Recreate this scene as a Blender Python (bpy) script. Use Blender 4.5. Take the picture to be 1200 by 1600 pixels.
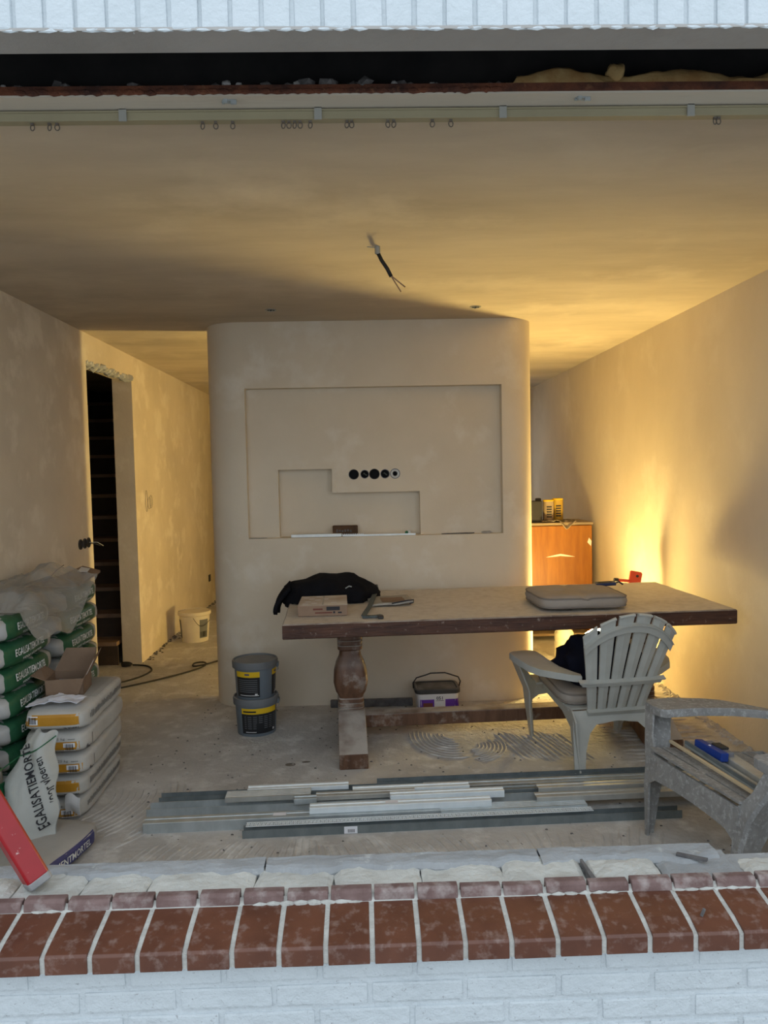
import bpy, bmesh, math, random
from mathutils import Vector, Matrix, noise
from mathutils.bvhtree import BVHTree

for o in list(bpy.data.objects): bpy.data.objects.remove(o)
SC = bpy.context.scene
COL = SC.collection
R = math.radians

# ------------------------------------------------------------------ camera
cam = bpy.data.cameras.new('camera')
cam.sensor_fit = 'HORIZONTAL'; cam.sensor_width = 36.0; cam.lens = 1185.4 * 36 / 1200
cam.clip_start = 0.05; cam.clip_end = 200
co = bpy.data.objects.new('camera', cam); COL.objects.link(co)
def cam_axes(p, y, r):
    f = Vector((math.sin(y)*math.cos(p), math.cos(y)*math.cos(p), -math.sin(p)))
    rt = Vector((math.cos(y), -math.sin(y), 0)); up = rt.cross(f)
    c, s = math.cos(r), math.sin(r)
    return c*rt + s*up, -s*rt + c*up, f
cr, cu, cf = cam_axes(0.0526845, 0.0253312, -0.0209113)
CAMH = 1.524
co.matrix_world = Matrix(((cr.x, cu.x, -cf.x, 0), (cr.y, cu.y, -cf.y, 0), (cr.z, cu.z, -cf.z, CAMH), (0, 0, 0, 1)))
SC.camera = co

# ------------------------------------------------------------------ world, exposure
w = bpy.data.worlds.new('overcast_sky'); SC.world = w; w.use_nodes = True
bg = w.node_tree.nodes['Background']
bg.inputs[0].default_value = (0.80, 0.90, 1.0, 1); bg.inputs[1].default_value = 1.0
SC.view_settings.view_transform = 'Standard'; SC.view_settings.look = 'None'
SC.view_settings.gamma = 1.0; SC.view_settings.use_curve_mapping = False
SC.view_settings.exposure = 0.85
LAMP_E = 310.0

# ------------------------------------------------------------------ helpers
rnd = random.Random(7)
def link(o, parent=None):
    COL.objects.link(o)
    if parent is not None: o.parent = parent
    return o
def tag(o, label=None, cat=None, group=None, kind=None):
    if label: o['label'] = label
    if cat: o['category'] = cat
    if group: o['group'] = group
    if kind: o['kind'] = kind
    return o
def empty(name, loc=(0, 0, 0), rz=0, label=None, cat=None, group=None):
    o = bpy.data.objects.new(name, None); o.empty_display_size = 0.05
    COL.objects.link(o); o.location = loc; o.rotation_euler = (0, 0, rz)
    return tag(o, label, cat, group)
def copy_tree(o, parent=None):
    c = o.copy(); COL.objects.link(c); c.parent = parent
    for ch in list(o.children): copy_tree(ch, c)
    return c

class MB:
    """collects shapes, becomes ONE mesh object"""
    def __init__(s): s.v = []; s.f = []; s.mi = []
    def add(s, vs, fs, mi=0):
        b = len(s.v); s.v += [tuple(v) for v in vs]
        for f in fs: s.f.append(tuple(i + b for i in f)); s.mi.append(mi)
        return s
    def box(s, lo, hi, mi=0, jit=0, rg=None):
        x0, y0, z0 = lo; x1, y1, z1 = hi
        vs = [(x0, y0, z0), (x1, y0, z0), (x1, y1, z0), (x0, y1, z0), (x0, y0, z1), (x1, y0, z1), (x1, y1, z1), (x0, y1, z1)]
        if jit:
            rg = rg or rnd
            vs = [tuple(c + rg.uniform(-jit, jit) for c in v) for v in vs]
        return s.add(vs, [(0, 3, 2, 1), (4, 5, 6, 7), (0, 1, 5, 4), (1, 2, 6, 5), (2, 3, 7, 6), (3, 0, 4, 7)], mi)
    def hexa(s, p, mi=0):   # 8 points: bottom ring 4, top ring 4
        return s.add(p, [(0, 3, 2, 1), (4, 5, 6, 7), (0, 1, 5, 4), (1, 2, 6, 5), (2, 3, 7, 6), (3, 0, 4, 7)], mi)
    def prism(s, poly, vec, mi=0):   # planar 3D polygon extruded along vec
        n = len(poly); P = [Vector(p) for p in poly]; vec = Vector(vec)
        vs = P + [p + vec for p in P]
        fs = [tuple(range(n - 1, -1, -1)), tuple(range(n, 2 * n))] + [(i, (i + 1) % n, n + (i + 1) % n, n + i) for i in range(n)]
        return s.add(vs, fs, mi)
    def lathe(s, prof, n=24, c=(0, 0, 0), mi=0, caps=True, sq=None):
        vs = []; fs = []
        for r, z in prof:
            for i in range(n):
                a = 2 * math.pi * i / n; ca, sa = math.cos(a), math.sin(a)
                k = 1.0
                if sq:
                    k = 1.0 / (abs(ca)**sq + abs(sa)**sq)**(1.0 / sq)
                vs.append((c[0] + r*k*ca, c[1] + r*k*sa, c[2] + z))
        m = len(prof)
        for j in range(m - 1):
            for i in range(n):
                k = (i + 1) % n
                fs.append((j*n + i, j*n + k, (j+1)*n + k, (j+1)*n + i))
        if caps:
            fs.append(tuple(range(n - 1, -1, -1))); fs.append(tuple((m-1)*n + i for i in range(n)))
        return s.add(vs, fs, mi)
    def tube(s, pts, r, n=8, mi=0, flat=1.0, closed=False):
        P = [Vector(p) for p in pts]; m = len(P); vs = []; fs = []
        up = Vector((0, 0, 1)); last = None
        for j in range(m):
            if closed: t = (P[(j+1) % m] - P[j-1])
            else: t = (P[min(j+1, m-1)] - P[max(j-1, 0)])
            t.normalize()
            if last is None:
                a = t.orthogonal() if abs(t.dot(up)) > .95 else up.cross(t)
            else:
                a = last - t * last.dot(t)
            a.normalize(); last = a; b = t.cross(a)
            rr = r[j] if isinstance(r, (list, tuple)) else r
            for i in range(n):
                q = 2 * math.pi * i / n
                vs.append(P[j] + a * rr * math.cos(q) + b * rr * flat * math.sin(q))
        for j in range(m if closed else m - 1):
            for i in range(n):
                k = (i + 1) % n; jj = (j + 1) % m
                fs.append((j*n + i, j*n + k, jj*n + k, jj*n + i))
        if not closed:
            fs.append(tuple(range(n - 1, -1, -1))); fs.append(tuple((m-1)*n + i for i in range(n)))
        return s.add(vs, fs, mi)
    def grid(s, fn, nu, nv, mi=0):
        vs = [fn(i / nu, j / nv) for j in range(nv + 1) for i in range(nu + 1)]
        fs = [(j*(nu+1) + i, j*(nu+1) + i + 1, (j+1)*(nu+1) + i + 1, (j+1)*(nu+1) + i) for j in range(nv) for i in range(nu)]
        return s.add(vs, fs, mi)
    def rock(s, c, rx, ry, rz, seed=0, n=1, mi=0):
        bm = bmesh.new(); bmesh.ops.create_icosphere(bm, subdivisions=n, radius=1)
        vs = []
        for v in bm.verts:
            k = 1 + .45 * noise.noise(v.co * 1.3 + Vector((seed * 3.7, seed * 1.3, seed)))
            vs.append((c[0] + v.co.x*rx*k, c[1] + v.co.y*ry*k, c[2] + v.co.z*rz*k))
        fs = [tuple(v.index for v in f.verts) for f in bm.faces]
        bm.free(); return s.add(vs, fs, mi)
    def build(s, name, mat, parent=None, smooth=False, bevel=0, seg=1, fix=True, loc=None):
        me = bpy.data.meshes.new(name); me.from_pydata([tuple(v) for v in s.v], [], s.f)
        mats = mat if isinstance(mat, (list, tuple)) else [mat]
        for m in mats: me.materials.append(m)
        for p, k in zip(me.polygons, s.mi): p.material_index = k
        if bevel or fix:
            bm = bmesh.new(); bm.from_mesh(me)
            if bevel:
                bmesh.ops.bevel(bm, geom=[e for e in bm.edges if len(e.link_faces) == 2 and e.calc_face_angle(0) > .5], offset=bevel, segments=seg, affect='EDGES', profile=.6, clamp_overlap=True)
            bmesh.ops.recalc_face_normals(bm, faces=bm.faces[:]); bm.to_mesh(me); bm.free()
        if smooth: me.polygons.foreach_set('use_smooth', [True] * len(me.polygons))
        me.update()
        o = bpy.data.objects.new(name, me); link(o, parent)
        if loc: o.location = loc
        return o

def smooth_by_angle(o, ang=40):
    me = o.data; me.polygons.foreach_set('use_smooth', [True] * len(me.polygons))
    bm = bmesh.new(); bm.from_mesh(me)
    for e in bm.edges:
        e.smooth = not (len(e.link_faces) == 2 and e.calc_face_angle(0) > R(ang))
    bm.to_mesh(me); bm.free(); return o
def fbm(p, s=1.0, o=3): return noise.fractal(Vector(p) * s, 1.0, 2.0, o)

# ---- materials
def M(name, c1, c2=None, rough=.8, scale=4, stretch=(1, 1, 1), bump=0, bscale=40, metal=0, lo=.35, hi=.65, c3=None, c3lo=.6, c3hi=.7, c3scale=12, detail=6, spec=.4, coord='Object', bstretch=None):
    m = bpy.data.materials.new(name); m.use_nodes = True
    nt = m.node_tree; N = nt.nodes; L = nt.links; b = N['Principled BSDF']
    b.inputs['Roughness'].default_value = rough; b.inputs['Metallic'].default_value = metal
    b.inputs['Specular IOR Level'].default_value = spec
    b.inputs['Base Color'].default_value = (*c1, 1)
    tc = N.new('ShaderNodeTexCoord'); mp = N.new('ShaderNodeMapping'); mp.inputs['Scale'].default_value = stretch
    if coord == 'World': tcs = N.new('ShaderNodeNewGeometry').outputs['Position']
    else: tcs = tc.outputs[coord]
    L.new(tcs, mp.inputs[0]); out = None
    def noise_n(sc, src, det=detail):
        n = N.new('ShaderNodeTexNoise'); n.inputs['Scale'].default_value = sc; n.inputs['Detail'].default_value = det; n.inputs['Roughness'].default_value = .6
        L.new(src, n.inputs['Vector']); return n
    def mix(fac, a, bcol):
        x = N.new('ShaderNodeMix'); x.data_type = 'RGBA'
        L.new(fac, x.inputs[0])
        if isinstance(a, tuple): x.inputs[6].default_value = (*a, 1)
        else: L.new(a, x.inputs[6])
        x.inputs[7].default_value = (*bcol, 1); return x.outputs[2]
    def ramp(src, a, bb):
        r = N.new('ShaderNodeMapRange'); r.inputs[1].default_value = a; r.inputs[2].default_value = bb; r.clamp = True
        L.new(src, r.inputs[0]); return r.outputs[0]
    if c2:
        n = noise_n(scale, mp.outputs[0]); out = mix(ramp(n.outputs[0], lo, hi), c1, c2)
    if c3:
        n3 = noise_n(c3scale, tcs); out = mix(ramp(n3.outputs[0], c3lo, c3hi), out or c1, c3)
    if out is not None: L.new(out, b.inputs['Base Color'])
    if bump:
        src = mp.outputs[0]
        if bstretch:
            mb = N.new('ShaderNodeMapping'); mb.inputs['Scale'].default_value = bstretch; L.new(tcs, mb.inputs[0]); src = mb.outputs[0]
        nb = noise_n(bscale, src, 4); bn = N.new('ShaderNodeBump'); bn.inputs['Strength'].default_value = bump; bn.inputs['Distance'].default_value = .01
        L.new(nb.outputs[0], bn.inputs['Height']); L.new(bn.outputs[0], b.inputs['Normal'])
    return m
def noisefac(m, scale, lo, hi, stretch=(1, 1, 1)):
    N = m.node_tree.nodes; L = m.node_tree.links
    tc = N.new('ShaderNodeTexCoord'); mp = N.new('ShaderNodeMapping'); mp.inputs['Scale'].default_value = stretch; L.new(tc.outputs['Object'], mp.inputs[0])
    n = N.new('ShaderNodeTexNoise'); n.inputs['Scale'].default_value = scale; n.inputs['Detail'].default_value = 5; L.new(mp.outputs[0], n.inputs[0])
    r = N.new('ShaderNodeMapRange'); r.inputs[1].default_value = lo; r.inputs[2].default_value = hi; L.new(n.outputs[0], r.inputs[0]); return r.outputs[0]
def add_top_dust(m, col, amount=.8, lo=.5, hi=.9, nscale=9):
    """dust lying on upward faces"""
    nt = m.node_tree; N = nt.nodes; L = nt.links; b = N['Principled BSDF']
    g = N.new('ShaderNodeNewGeometry'); s = N.new('ShaderNodeSeparateXYZ'); L.new(g.outputs['Normal'], s.inputs[0])
    r = N.new('ShaderNodeMapRange'); r.inputs[1].default_value = lo; r.inputs[2].default_value = hi; L.new(s.outputs[2], r.inputs[0])
    f = noisefac(m, nscale, .25, .6)
    mu = N.new('ShaderNodeMath'); mu.operation = 'MULTIPLY'; L.new(r.outputs[0], mu.inputs[0]); L.new(f, mu.inputs[1])
    m2 = N.new('ShaderNodeMath'); m2.operation = 'MULTIPLY'; L.new(mu.outputs[0], m2.inputs[0]); m2.inputs[1].default_value = amount
    x = N.new('ShaderNodeMix'); x.data_type = 'RGBA'; L.new(m2.outputs[0], x.inputs[0])
    bc = b.inputs['Base Color']
    if bc.is_linked: L.new(bc.links[0].from_socket, x.inputs[6])
    else: x.inputs[6].default_value = bc.default_value
    x.inputs[7].default_value = (*col, 1); L.new(x.outputs[2], bc); return m

DUST = (.52, .48, .42)
m_plaster = M('plaster', (.72, .63, .50), (.63, .545, .425), .85, 1.1, (1, 1, .7), .12, 55, c3=(.75, .67, .55), c3lo=.55, c3hi=.75, c3scale=2.2)
m_plaster_l = M('plaster_patchy', (.70, .605, .465), (.58, .495, .375), .85, 1.6, (1, .8, .7), .15, 45, c3=(.74, .655, .52), c3lo=.52, c3hi=.66, c3scale=4.5)
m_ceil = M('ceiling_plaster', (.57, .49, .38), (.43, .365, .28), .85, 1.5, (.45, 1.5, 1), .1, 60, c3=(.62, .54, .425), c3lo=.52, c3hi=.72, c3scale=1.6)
m_part = M('partition_plaster', (.74, .65, .515), (.67, .58, .45), .85, 1.2, (1, 1, 1), .08, 60, c3=(.77, .70, .59), c3lo=.55, c3hi=.7, c3scale=3)
m_floor = M('screed_floor', (.535, .515, .485), (.42, .40, .375), .9, 2.2, (1, 1, 1), .7, 34, c3=(.63, .615, .585), c3lo=.50, c3hi=.66, c3scale=8)
m_lint = M('lintel_cream', (.62, .56, .46), (.55, .49, .40), .8, 3, (.3, 2, 1), .1, 40)
m_white = M('white_paint', (.53, .57, .59), (.485, .525, .545), .6, 6, bump=.7, bscale=45, c3=(.33, .34, .35), c3lo=.645, c3hi=.69, c3scale=110)
m_white_top = M('white_paint_lintel', (.56, .605, .63), (.51, .56, .585), .6, 6, bump=.4, bscale=50)
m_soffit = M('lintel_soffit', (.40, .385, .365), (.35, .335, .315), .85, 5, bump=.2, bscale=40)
m_dark = M('cavity_dark', (.012, .011, .012), (.022, .02, .02), .9, 8)  # near-black colour stands in for shade in the cavity over the opening
m_rust = M('rusty_steel', (.16, .052, .024), (.05, .02, .014), .9, 14, (1, 1, 1), .5, 60, c3=(.22, .10, .05), c3lo=.6, c3hi=.72, c3scale=30)
m_rubble = M('rubble_grey', (.16, .15, .145), (.09, .085, .085), .95, 20, bump=.5, bscale=50)
m_rubble_l = M('rubble_pale', (.42, .41, .40), (.3, .29, .28), .95, 20)
m_foam = M('foam', (.42, .29, .12), (.28, .15, .05), .85, 14, bump=.4, bscale=30)
m_tile = M('glazed_tile', (.125, .048, .028), (.088, .033, .020), .35, 9, bump=.05, bscale=30, c3=(.24, .17, .145), c3lo=.52, c3hi=.82, c3scale=38, coord='World', detail=10)
m_lip = M('tile_lip', (.19, .125, .115), (.12, .07, .062), .8, 14, bump=.3, bscale=50, c3=(.34, .29, .27), c3lo=.50, c3hi=.7, c3scale=16, coord='World')
m_joint = M('pale_joint', (.46, .455, .42), (.38, .37, .34), .9, 30, bump=.4, bscale=90)
m_stone = M('limestone', (.56, .56, .52), (.45, .45, .42), .9, 9, bump=.6, bscale=45, c3=(.5, .50, .48), c3lo=.6, c3hi=.7, c3scale=14)
m_mortar = M('grey_mortar', (.34, .35, .355), (.27, .28, .285), .9, 7, bump=.5, bscale=40, c3=(.44, .45, .445), c3lo=.6, c3hi=.7, c3scale=18)
m_ground = M('paving', (.33, .325, .31), (.27, .265, .255), .9, 2, bump=.2)
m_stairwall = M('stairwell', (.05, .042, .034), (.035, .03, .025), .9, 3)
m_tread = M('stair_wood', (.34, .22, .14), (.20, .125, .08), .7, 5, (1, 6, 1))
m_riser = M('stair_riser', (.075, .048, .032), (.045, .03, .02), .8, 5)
m_wood = M('oak_dark', (.10, .040, .021), (.04, .016, .010), .6, 4, (1, 9, 9), .5, 12, c3=(.34, .28, .24), c3lo=.60, c3hi=.78, c3scale=34, bstretch=(1, 9, 9))
add_top_dust(m_wood, (.50, .445, .38), .97, .6, .9, 3)
for _n in m_wood.node_tree.nodes:
    if _n.type == 'MAP_RANGE' and abs(_n.inputs[1].default_value - .25) < .001: _n.inputs[1].default_value = .05; _n.inputs[2].default_value = .45
add_top_dust(m_wood, (.66, .61, .54), .55, .6, .9, 28)
m_leg = M('oak_leg', (.15, .075, .042), (.085, .04, .022), .5, 5, (5, 5, 1), .2, 14, c3=(.42, .37, .32), c3lo=.53, c3hi=.75, c3scale=9)
add_top_dust(m_leg, (.50, .46, .41), .85, .25, .8, 7)
m_grey_metal = M('galvanised', (.50, .545, .56), (.40, .44, .45), .42, 9, (2, 1, 1), .05, 40, metal=.45)
m_dark_metal = M('galvanised_dark', (.24, .275, .285), (.18, .21, .22), .45, 9, (2, 1, 1), metal=.45)
m_light_metal = M('galvanised_bright', (.82, .88, .90), (.74, .80, .83), .45, 9, (2, 1, 1), metal=.15)
m_warm_metal = M('galvanised_warm', (.52, .515, .475), (.43, .425, .395), .45, 9, (2, 1, 1), metal=.35)
m_sticker = M('sticker', (.8, .8, .84)); m_ink = M('ink', (.03, .03, .035)); m_inkgrey = M('ink_grey', (.20, .195, .18))
m_chair = M('resin_white', (.47, .475, .44), (.40, .405, .375), .5, 6, bump=.05, bscale=20, c3=(.40, .39, .36), c3lo=.62, c3hi=.8, c3scale=11)
m_chair_d = M('resin_dusty', (.30, .297, .288), (.23, .227, .22), .8, 24, bump=.2, bscale=60, c3=(.38, .38, .375), c3lo=.52, c3hi=.64, c3scale=60)
m_cushion = M('cushion_taupe', (.36, .315, .27), (.30, .26, .225), .9, 5, bump=.15, bscale=120)
m_pipe = M('piping', (.22, .19, .165), rough=.9)
m_black = M('black_cloth', (.006, .006, .008), (.011, .011, .014), .95, 6, spec=.1, bump=.4, bscale=20)
m_navy = M('navy_cloth', (.006, .007, .014), (.010, .011, .022), .95, 6, spec=.1, bump=.4, bscale=20)
m_card = M('cardboard', (.24, .16, .105), (.20, .13, .085), .9, 6, bump=.1, bscale=30)
m_card_d = M('cardboard_dusty', (.30, .20, .135), (.25, .165, .11), .9, 6)
add_top_dust(m_card_d, (.62, .58, .52), .9, .5, .9, 4)
m_paper = M('paper', (.70, .71, .78), (.62, .64, .72), .8, 5)
m_news = M('newsprint', (.42, .39, .34), (.30, .28, .25), .9, 20, (1, 6, 1))
m_strap = M('strap', (.10, .115, .11), (.07, .08, .078), .8, 20)
m_pail = M('pail_grey', (.155, .185, .215), (.13, .155, .18), .5, 4)
m_lid = M('pail_lid', (.155, .165, .175), (.125, .135, .145), .55, 6); add_top_dust(m_lid, (.30, .29, .28), .7, .6, .95, 5)
m_yellow = M('label_yellow', (.72, .46, .012)); m_lblack = M('label_black', (.014, .015, .018), rough=.4); m_lgrey = M('label_text', (.16, .165, .175)); m_lwhite = M('label_white', (.65, .65, .65))
m_bucket = M('bucket_white', (.72, .66, .55), (.64, .58, .48), .5, 5)
m_purple = M('tub_purple', (.13, .035, .33), (.11, .03, .28), .5); m_tubw = M('tub_white', (.66, .64, .62), rough=.5); m_blackp = M('black_plastic', (.025, .024, .023), (.04, .038, .036), .6, 8)
m_tublid = M('tub_lid', (.05, .047, .043), (.03, .03, .028), .6, 8); add_top_dust(m_tublid, (.27, .25, .22), .9, .6, .9, 7)
m_brown = M('tub_splash', (.16, .05, .035))
m_cable = M('cable_black', (.014, .013, .012), rough=.6)
m_cabinet = M('cabinet_pine', (.33, .125, .012), (.24, .082, .008), .45, 3, (6, 6, .7), .05, 10, c3=(.10, .04, .01), c3lo=.68, c3hi=.74, c3scale=9)
m_cabtop = M('cabinet_top', (.34, .26, .17), (.28, .21, .14), .8, 6)
m_torn = M('torn_paper', (.78, .73, .66))
m_redp = M('red_enamel', (.30, .008, .012), (.24, .006, .009), .35, 7, bump=.04, c3=(.55, .36, .34), c3lo=.66, c3hi=.71, c3scale=38)
m_cap = M('dusty_cap', (.30, .29, .28), (.2, .2, .2), .8, 12)
m_red2 = M('red_bar', (.62, .075, .035), (.5, .06, .03), .6, 6)
m_blue = M('blue_plastic', (.012, .045, .26), rough=.4); m_navyp = M('navy_plastic', (.008, .016, .07), rough=.4); m_greyp = M('grey_plastic', (.20, .20, .22), rough=.5)
m_bluebag = M('bag_blue', (.045, .05, .18), (.03, .035, .13), .6, 6)
m_foilgreen = M('bag_green', (.012, .10, .038), (.02, .15, .06), .4, 5)
m_wbag = M('bag_white', (.53, .52, .485), (.45, .435, .40), .7, 5, bump=.25, bscale=18, c3=(.58, .575, .56), c3lo=.5, c3hi=.7, c3scale=3)
m_orange = M('bag_orange', (.55, .27, .025), (.46, .215, .02), .5, 7, bump=.2, bscale=20)
m_txt = M('white_print', (.68, .70, .68))
m_pvc = M('rail_cream', (.34, .30, .19), (.30, .265, .17), .5, 3)
m_glider = M('glider_brown', (.12, .10, .08), rough=.6)
m_brkt = M('rail_bracket', (.36, .36, .33), rough=.5, metal=.3)
m_glass = bpy.data.materials.new('window_glass'); m_glass.use_nodes = True
def thin_glass(m, tint, gloss, rough):
    N = m.node_tree.nodes; L = m.node_tree.links; N.remove(N['Principled BSDF'])
    t = N.new('ShaderNodeBsdfTransparent'); t.inputs[0].default_value = (*tint, 1); g = N.new('ShaderNodeBsdfGlossy'); g.inputs[1].default_value = rough
    x = N.new('ShaderNodeMixShader'); x.inputs[0].default_value = gloss; L.new(t.outputs[0], x.inputs[1]); L.new(g.outputs[0], x.inputs[2]); L.new(x.outputs[0], N['Material Output'].inputs[0])
thin_glass(m_glass, (.95, .97, .97), .08, .02)
def film(name, col, alpha, rough=.3):
    m = M(name, col, tuple(c * .8 for c in col), rough, 5, bump=.4, bscale=14); b = m.node_tree.nodes['Principled BSDF']
    b.inputs['Alpha'].default_value = alpha; return m
m_film = film('polythene', (.46, .44, .40), .42, .22)
m_jug = film('clear_jug', (.86, .82, .66), .55, .2)
# green sack: colour fields along the bag's own length
def sack_mat(name, main1, main2, end, top=None):
    m = M(name, main1, main2, .42, 5, bump=.3, bscale=16)
    nt = m.node_tree; N = nt.nodes; L = nt.links; b = N['Principled BSDF']
    src = b.inputs['Base Color'].links[0].from_socket
    tc = N.new('ShaderNodeTexCoord'); s = N.new('ShaderNodeSeparateXYZ'); L.new(tc.outputs['Object'], s.inputs[0])
    def math_n(op, a, bb):
        q = N.new('ShaderNodeMath'); q.operation = op
        for i, v in enumerate((a, bb)):
            if isinstance(v, (int, float)): q.inputs[i].default_value = v
            else: L.new(v, q.inputs[i])
        return q.outputs[0]
    nz = noisefac(m, 18, .3, .7); wob = math_n('MULTIPLY', math_n('SUBTRACT', nz, .5), .014)
    z2 = math_n('MULTIPLY', math_n('MULTIPLY', s.outputs[2], s.outputs[2]), 9.0)
    y = math_n('ADD', s.outputs[1], wob)
    e1 = math_n('LESS_THAN', math_n('SUBTRACT', y, z2), -.245)
    yb = math_n('ADD', s.outputs[1], z2)
    band = math_n('MULTIPLY', math_n('GREATER_THAN', yb, .170), math_n('LESS_THAN', yb, .222))
    band = math_n('MULTIPLY', band, math_n('GREATER_THAN', s.outputs[0], .0))
    f = math_n('MAXIMUM', e1, band)
    if top: f = math_n('MAXIMUM', f, math_n('GREATER_THAN', math_n('ADD', s.outputs[2], wob), top))
    x = N.new('ShaderNodeMix'); x.data_type = 'RGBA'; L.new(f, x.inputs[0]); L.new(src, x.inputs[6]); x.inputs[7].default_value = (*end, 1)
    L.new(x.outputs[2], b.inputs['Base Color']); return m
m_sack = sack_mat('green_sack', (.010, .085, .030), (.035, .13, .07), (.42, .42, .41), .0535)

# ---- text and decals
_txt = {}
def text_mesh(body, bold=0.0):
    k = (body, bold)
    if k not in _txt:
        c = bpy.data.curves.new('txt', 'FONT'); c.body = body; c.size = 1.0; c.resolution_u = 2; c.offset = bold
        c.align_x = 'CENTER'; c.align_y = 'CENTER'
        o = bpy.data.objects.new('txt', c); COL.objects.link(o); dg = bpy.context.evaluated_depsgraph_get(); dg.update()
        me = bpy.data.meshes.new_from_object(o.evaluated_get(dg))
        bm = bmesh.new(); bm.from_mesh(me); bmesh.ops.triangulate(bm, faces=bm.faces[:])
        vs = [v.co.copy() for v in bm.verts]; fs = [tuple(v.index for v in f.verts) for f in bm.faces]; bm.free()
        bpy.data.objects.remove(o); bpy.data.curves.remove(c); bpy.data.meshes.remove(me)
        xs = [v.x for v in vs]; ys = [v.y for v in vs]
        cx, cy = (min(xs) + max(xs)) / 2, (min(ys) + max(ys)) / 2; wd = max(xs) - min(xs); ht = max(ys) - min(ys)
        _txt[k] = ([((v.x - cx) / wd, (v.y - cy) / ht) for v in vs], fs)
    return _txt[k]
class Decal:
    """flat print pressed onto the surface of a mesh object (in its own space)"""
    def __init__(s, obj, origin, U, V, off=.0015):
        me = obj.data; s.obj = obj; s.o = Vector(origin); s.U = Vector(U).normalized(); s.V = Vector(V).normalized(); s.D = -s.U.cross(s.V); s.off = off
        s.bvh = BVHTree.FromPolygons([v.co for v in me.vertices], [tuple(p.vertices) for p in me.polygons])
        s.mb = MB()
    def pt(s, u, v, lift=0):
        p = s.o + s.U * u + s.V * v
        h = s.bvh.ray_cast(p - s.D * .5, s.D)
        if h[0] is None: s.miss = True; return p
        return h[0] - s.D * (s.off + lift)
    def rect(s, u0, v0, u1, v1, mi=0, n=4, m=3, lift=0):
        s.mb.grid(lambda a, b: s.pt(u0 + (u1 - u0) * a, v0 + (v1 - v0) * b, lift), n, m, mi); return s
    def text(s, body, u, v, wd, ht, mi=0, rot=0, bold=.01, lift=.0006, shear=0):
        vs, fs = text_mesh(body, bold); c, sn = math.cos(rot), math.sin(rot)
        P = []; bad = []
        for a, b in vs:
            x, y = a * wd + b * ht * shear, b * ht
            s.miss = False; q = s.pt(u + c * x - sn * y, v + sn * x + c * y, lift); P.append(q); bad.append(s.miss)
        s.mb.add(P, [f for f in fs if not any(bad[i] for i in f)], mi); return s
    def build(s, name, mats): return s.mb.build(name, mats, s.obj, fix=False)

# ------------------------------------------------------------------ the setting
CE = 2.499
def struct(o, label=None): return tag(o, label, None, None, 'structure')
b = MB().box((-3.1, 1.9, -.2), (2.25, 9.8, 0)); floor = struct(b.build('floor', m_floor), 'dusty grey screed floor with trowel marks')
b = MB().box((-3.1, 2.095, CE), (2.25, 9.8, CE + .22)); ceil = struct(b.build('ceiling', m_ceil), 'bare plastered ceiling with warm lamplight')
b = MB().box((-8, -14, -.5), (8, 1.70, -.25)); struct(b.build('ground', m_ground), 'paved ground outside the window')
XL, XR = -1.85, 2.048
b = MB()
b.box((-2.005, 2.0, 0), (XL, 5.19, CE)); b.box((-2.005, 6.19, 0), (XL, 9.4, CE)); b.box((-2.005, 5.19, 2.315), (XL, 6.19, CE))
wl = struct(b.build('wall_left', m_plaster_l), 'patchy plastered left wall with a doorway')
b = MB(); rg = random.Random(3)
for i in range(34):
    y = 5.19 + i * .03; h = .02 + .03 * abs(noise.noise((i * .7, 1, 2)))
    b.rock((-1.88 + rg.uniform(-.03, .025), y, 2.315 - h * .2), .04, .024, h, i)
o = b.build('trim_1', m_stone, wl, smooth=False); o['label'] = 'broken ragged plaster edge over the doorway'
b = MB().box((XR, 2.0, 0), (XR + .15, 9.4, CE)); wr = struct(b.build('wall_right', m_plaster), 'plastered right wall lit by a warm lamp')
b = MB(); Y0, Y1 = 9.4, 9.55
b.box((-2.0, Y0, 0), (.2, Y1, CE)); b.box((1.75, Y0, 0), (2.2, Y1, CE)); b.box((.2, Y0, 0), (1.75, Y1, .9)); b.box((.2, Y0, 2.15), (1.75, Y1, CE))
struct(b.build('wall_back', m_plaster), 'plastered back wall behind the partition')
wn = struct(empty('added_window', (.975, 9.47, .9)), 'unseen back window added for daylight on the right wall')  # unseen window, added to bring bluish daylight onto the far right wall
b = MB()
for x in (-.775, -.02, .735): b.box((x, -.03, 0), (x + .04, .03, 1.25))
b.box((-.775, -.03, 0), (.775, .03, .05)); b.box((-.775, -.03, 1.2), (.775, .03, 1.25)); b.build('window_frame', m_tubw, wn)
for x in (-.735, .02): MB().box((x, -.004, .05), (x + .715, .004, 1.2)).build('pane', m_glass, wn)
dr = struct(empty('door_1', (-1.45, 9.38, 0)), 'dark door at the far end of the passage')
MB().box((-.37, -.03, 0), (.37, .015, 2.02)).build('door_leaf', m_riser, dr); 
b = MB(); b.box((-.42, -.04, 0), (-.37, .015, 2.07)); b.box((.37, -.04, 0), (.42, .015, 2.07)); b.box((-.42, -.04, 2.02), (.42, .015, 2.07)); b.build('door_frame', m_plaster_l, dr)
# stairwell
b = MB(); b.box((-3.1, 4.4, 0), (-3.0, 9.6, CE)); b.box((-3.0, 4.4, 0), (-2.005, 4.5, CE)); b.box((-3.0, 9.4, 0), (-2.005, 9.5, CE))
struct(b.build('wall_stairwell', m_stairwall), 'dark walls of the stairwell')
st = empty('staircase', (-2.5, 6.15, 0), 0, 'dark wooden staircase rising beyond the left doorway', 'staircase')
for k in range(12):
    z = .195 * (k + 1); y = .2 * k
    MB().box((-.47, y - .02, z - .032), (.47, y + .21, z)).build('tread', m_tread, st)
    MB().box((-.47, y + .005, z - .195), (.47, y + .02, z - .032)).build('riser', m_riser, st)
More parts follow.
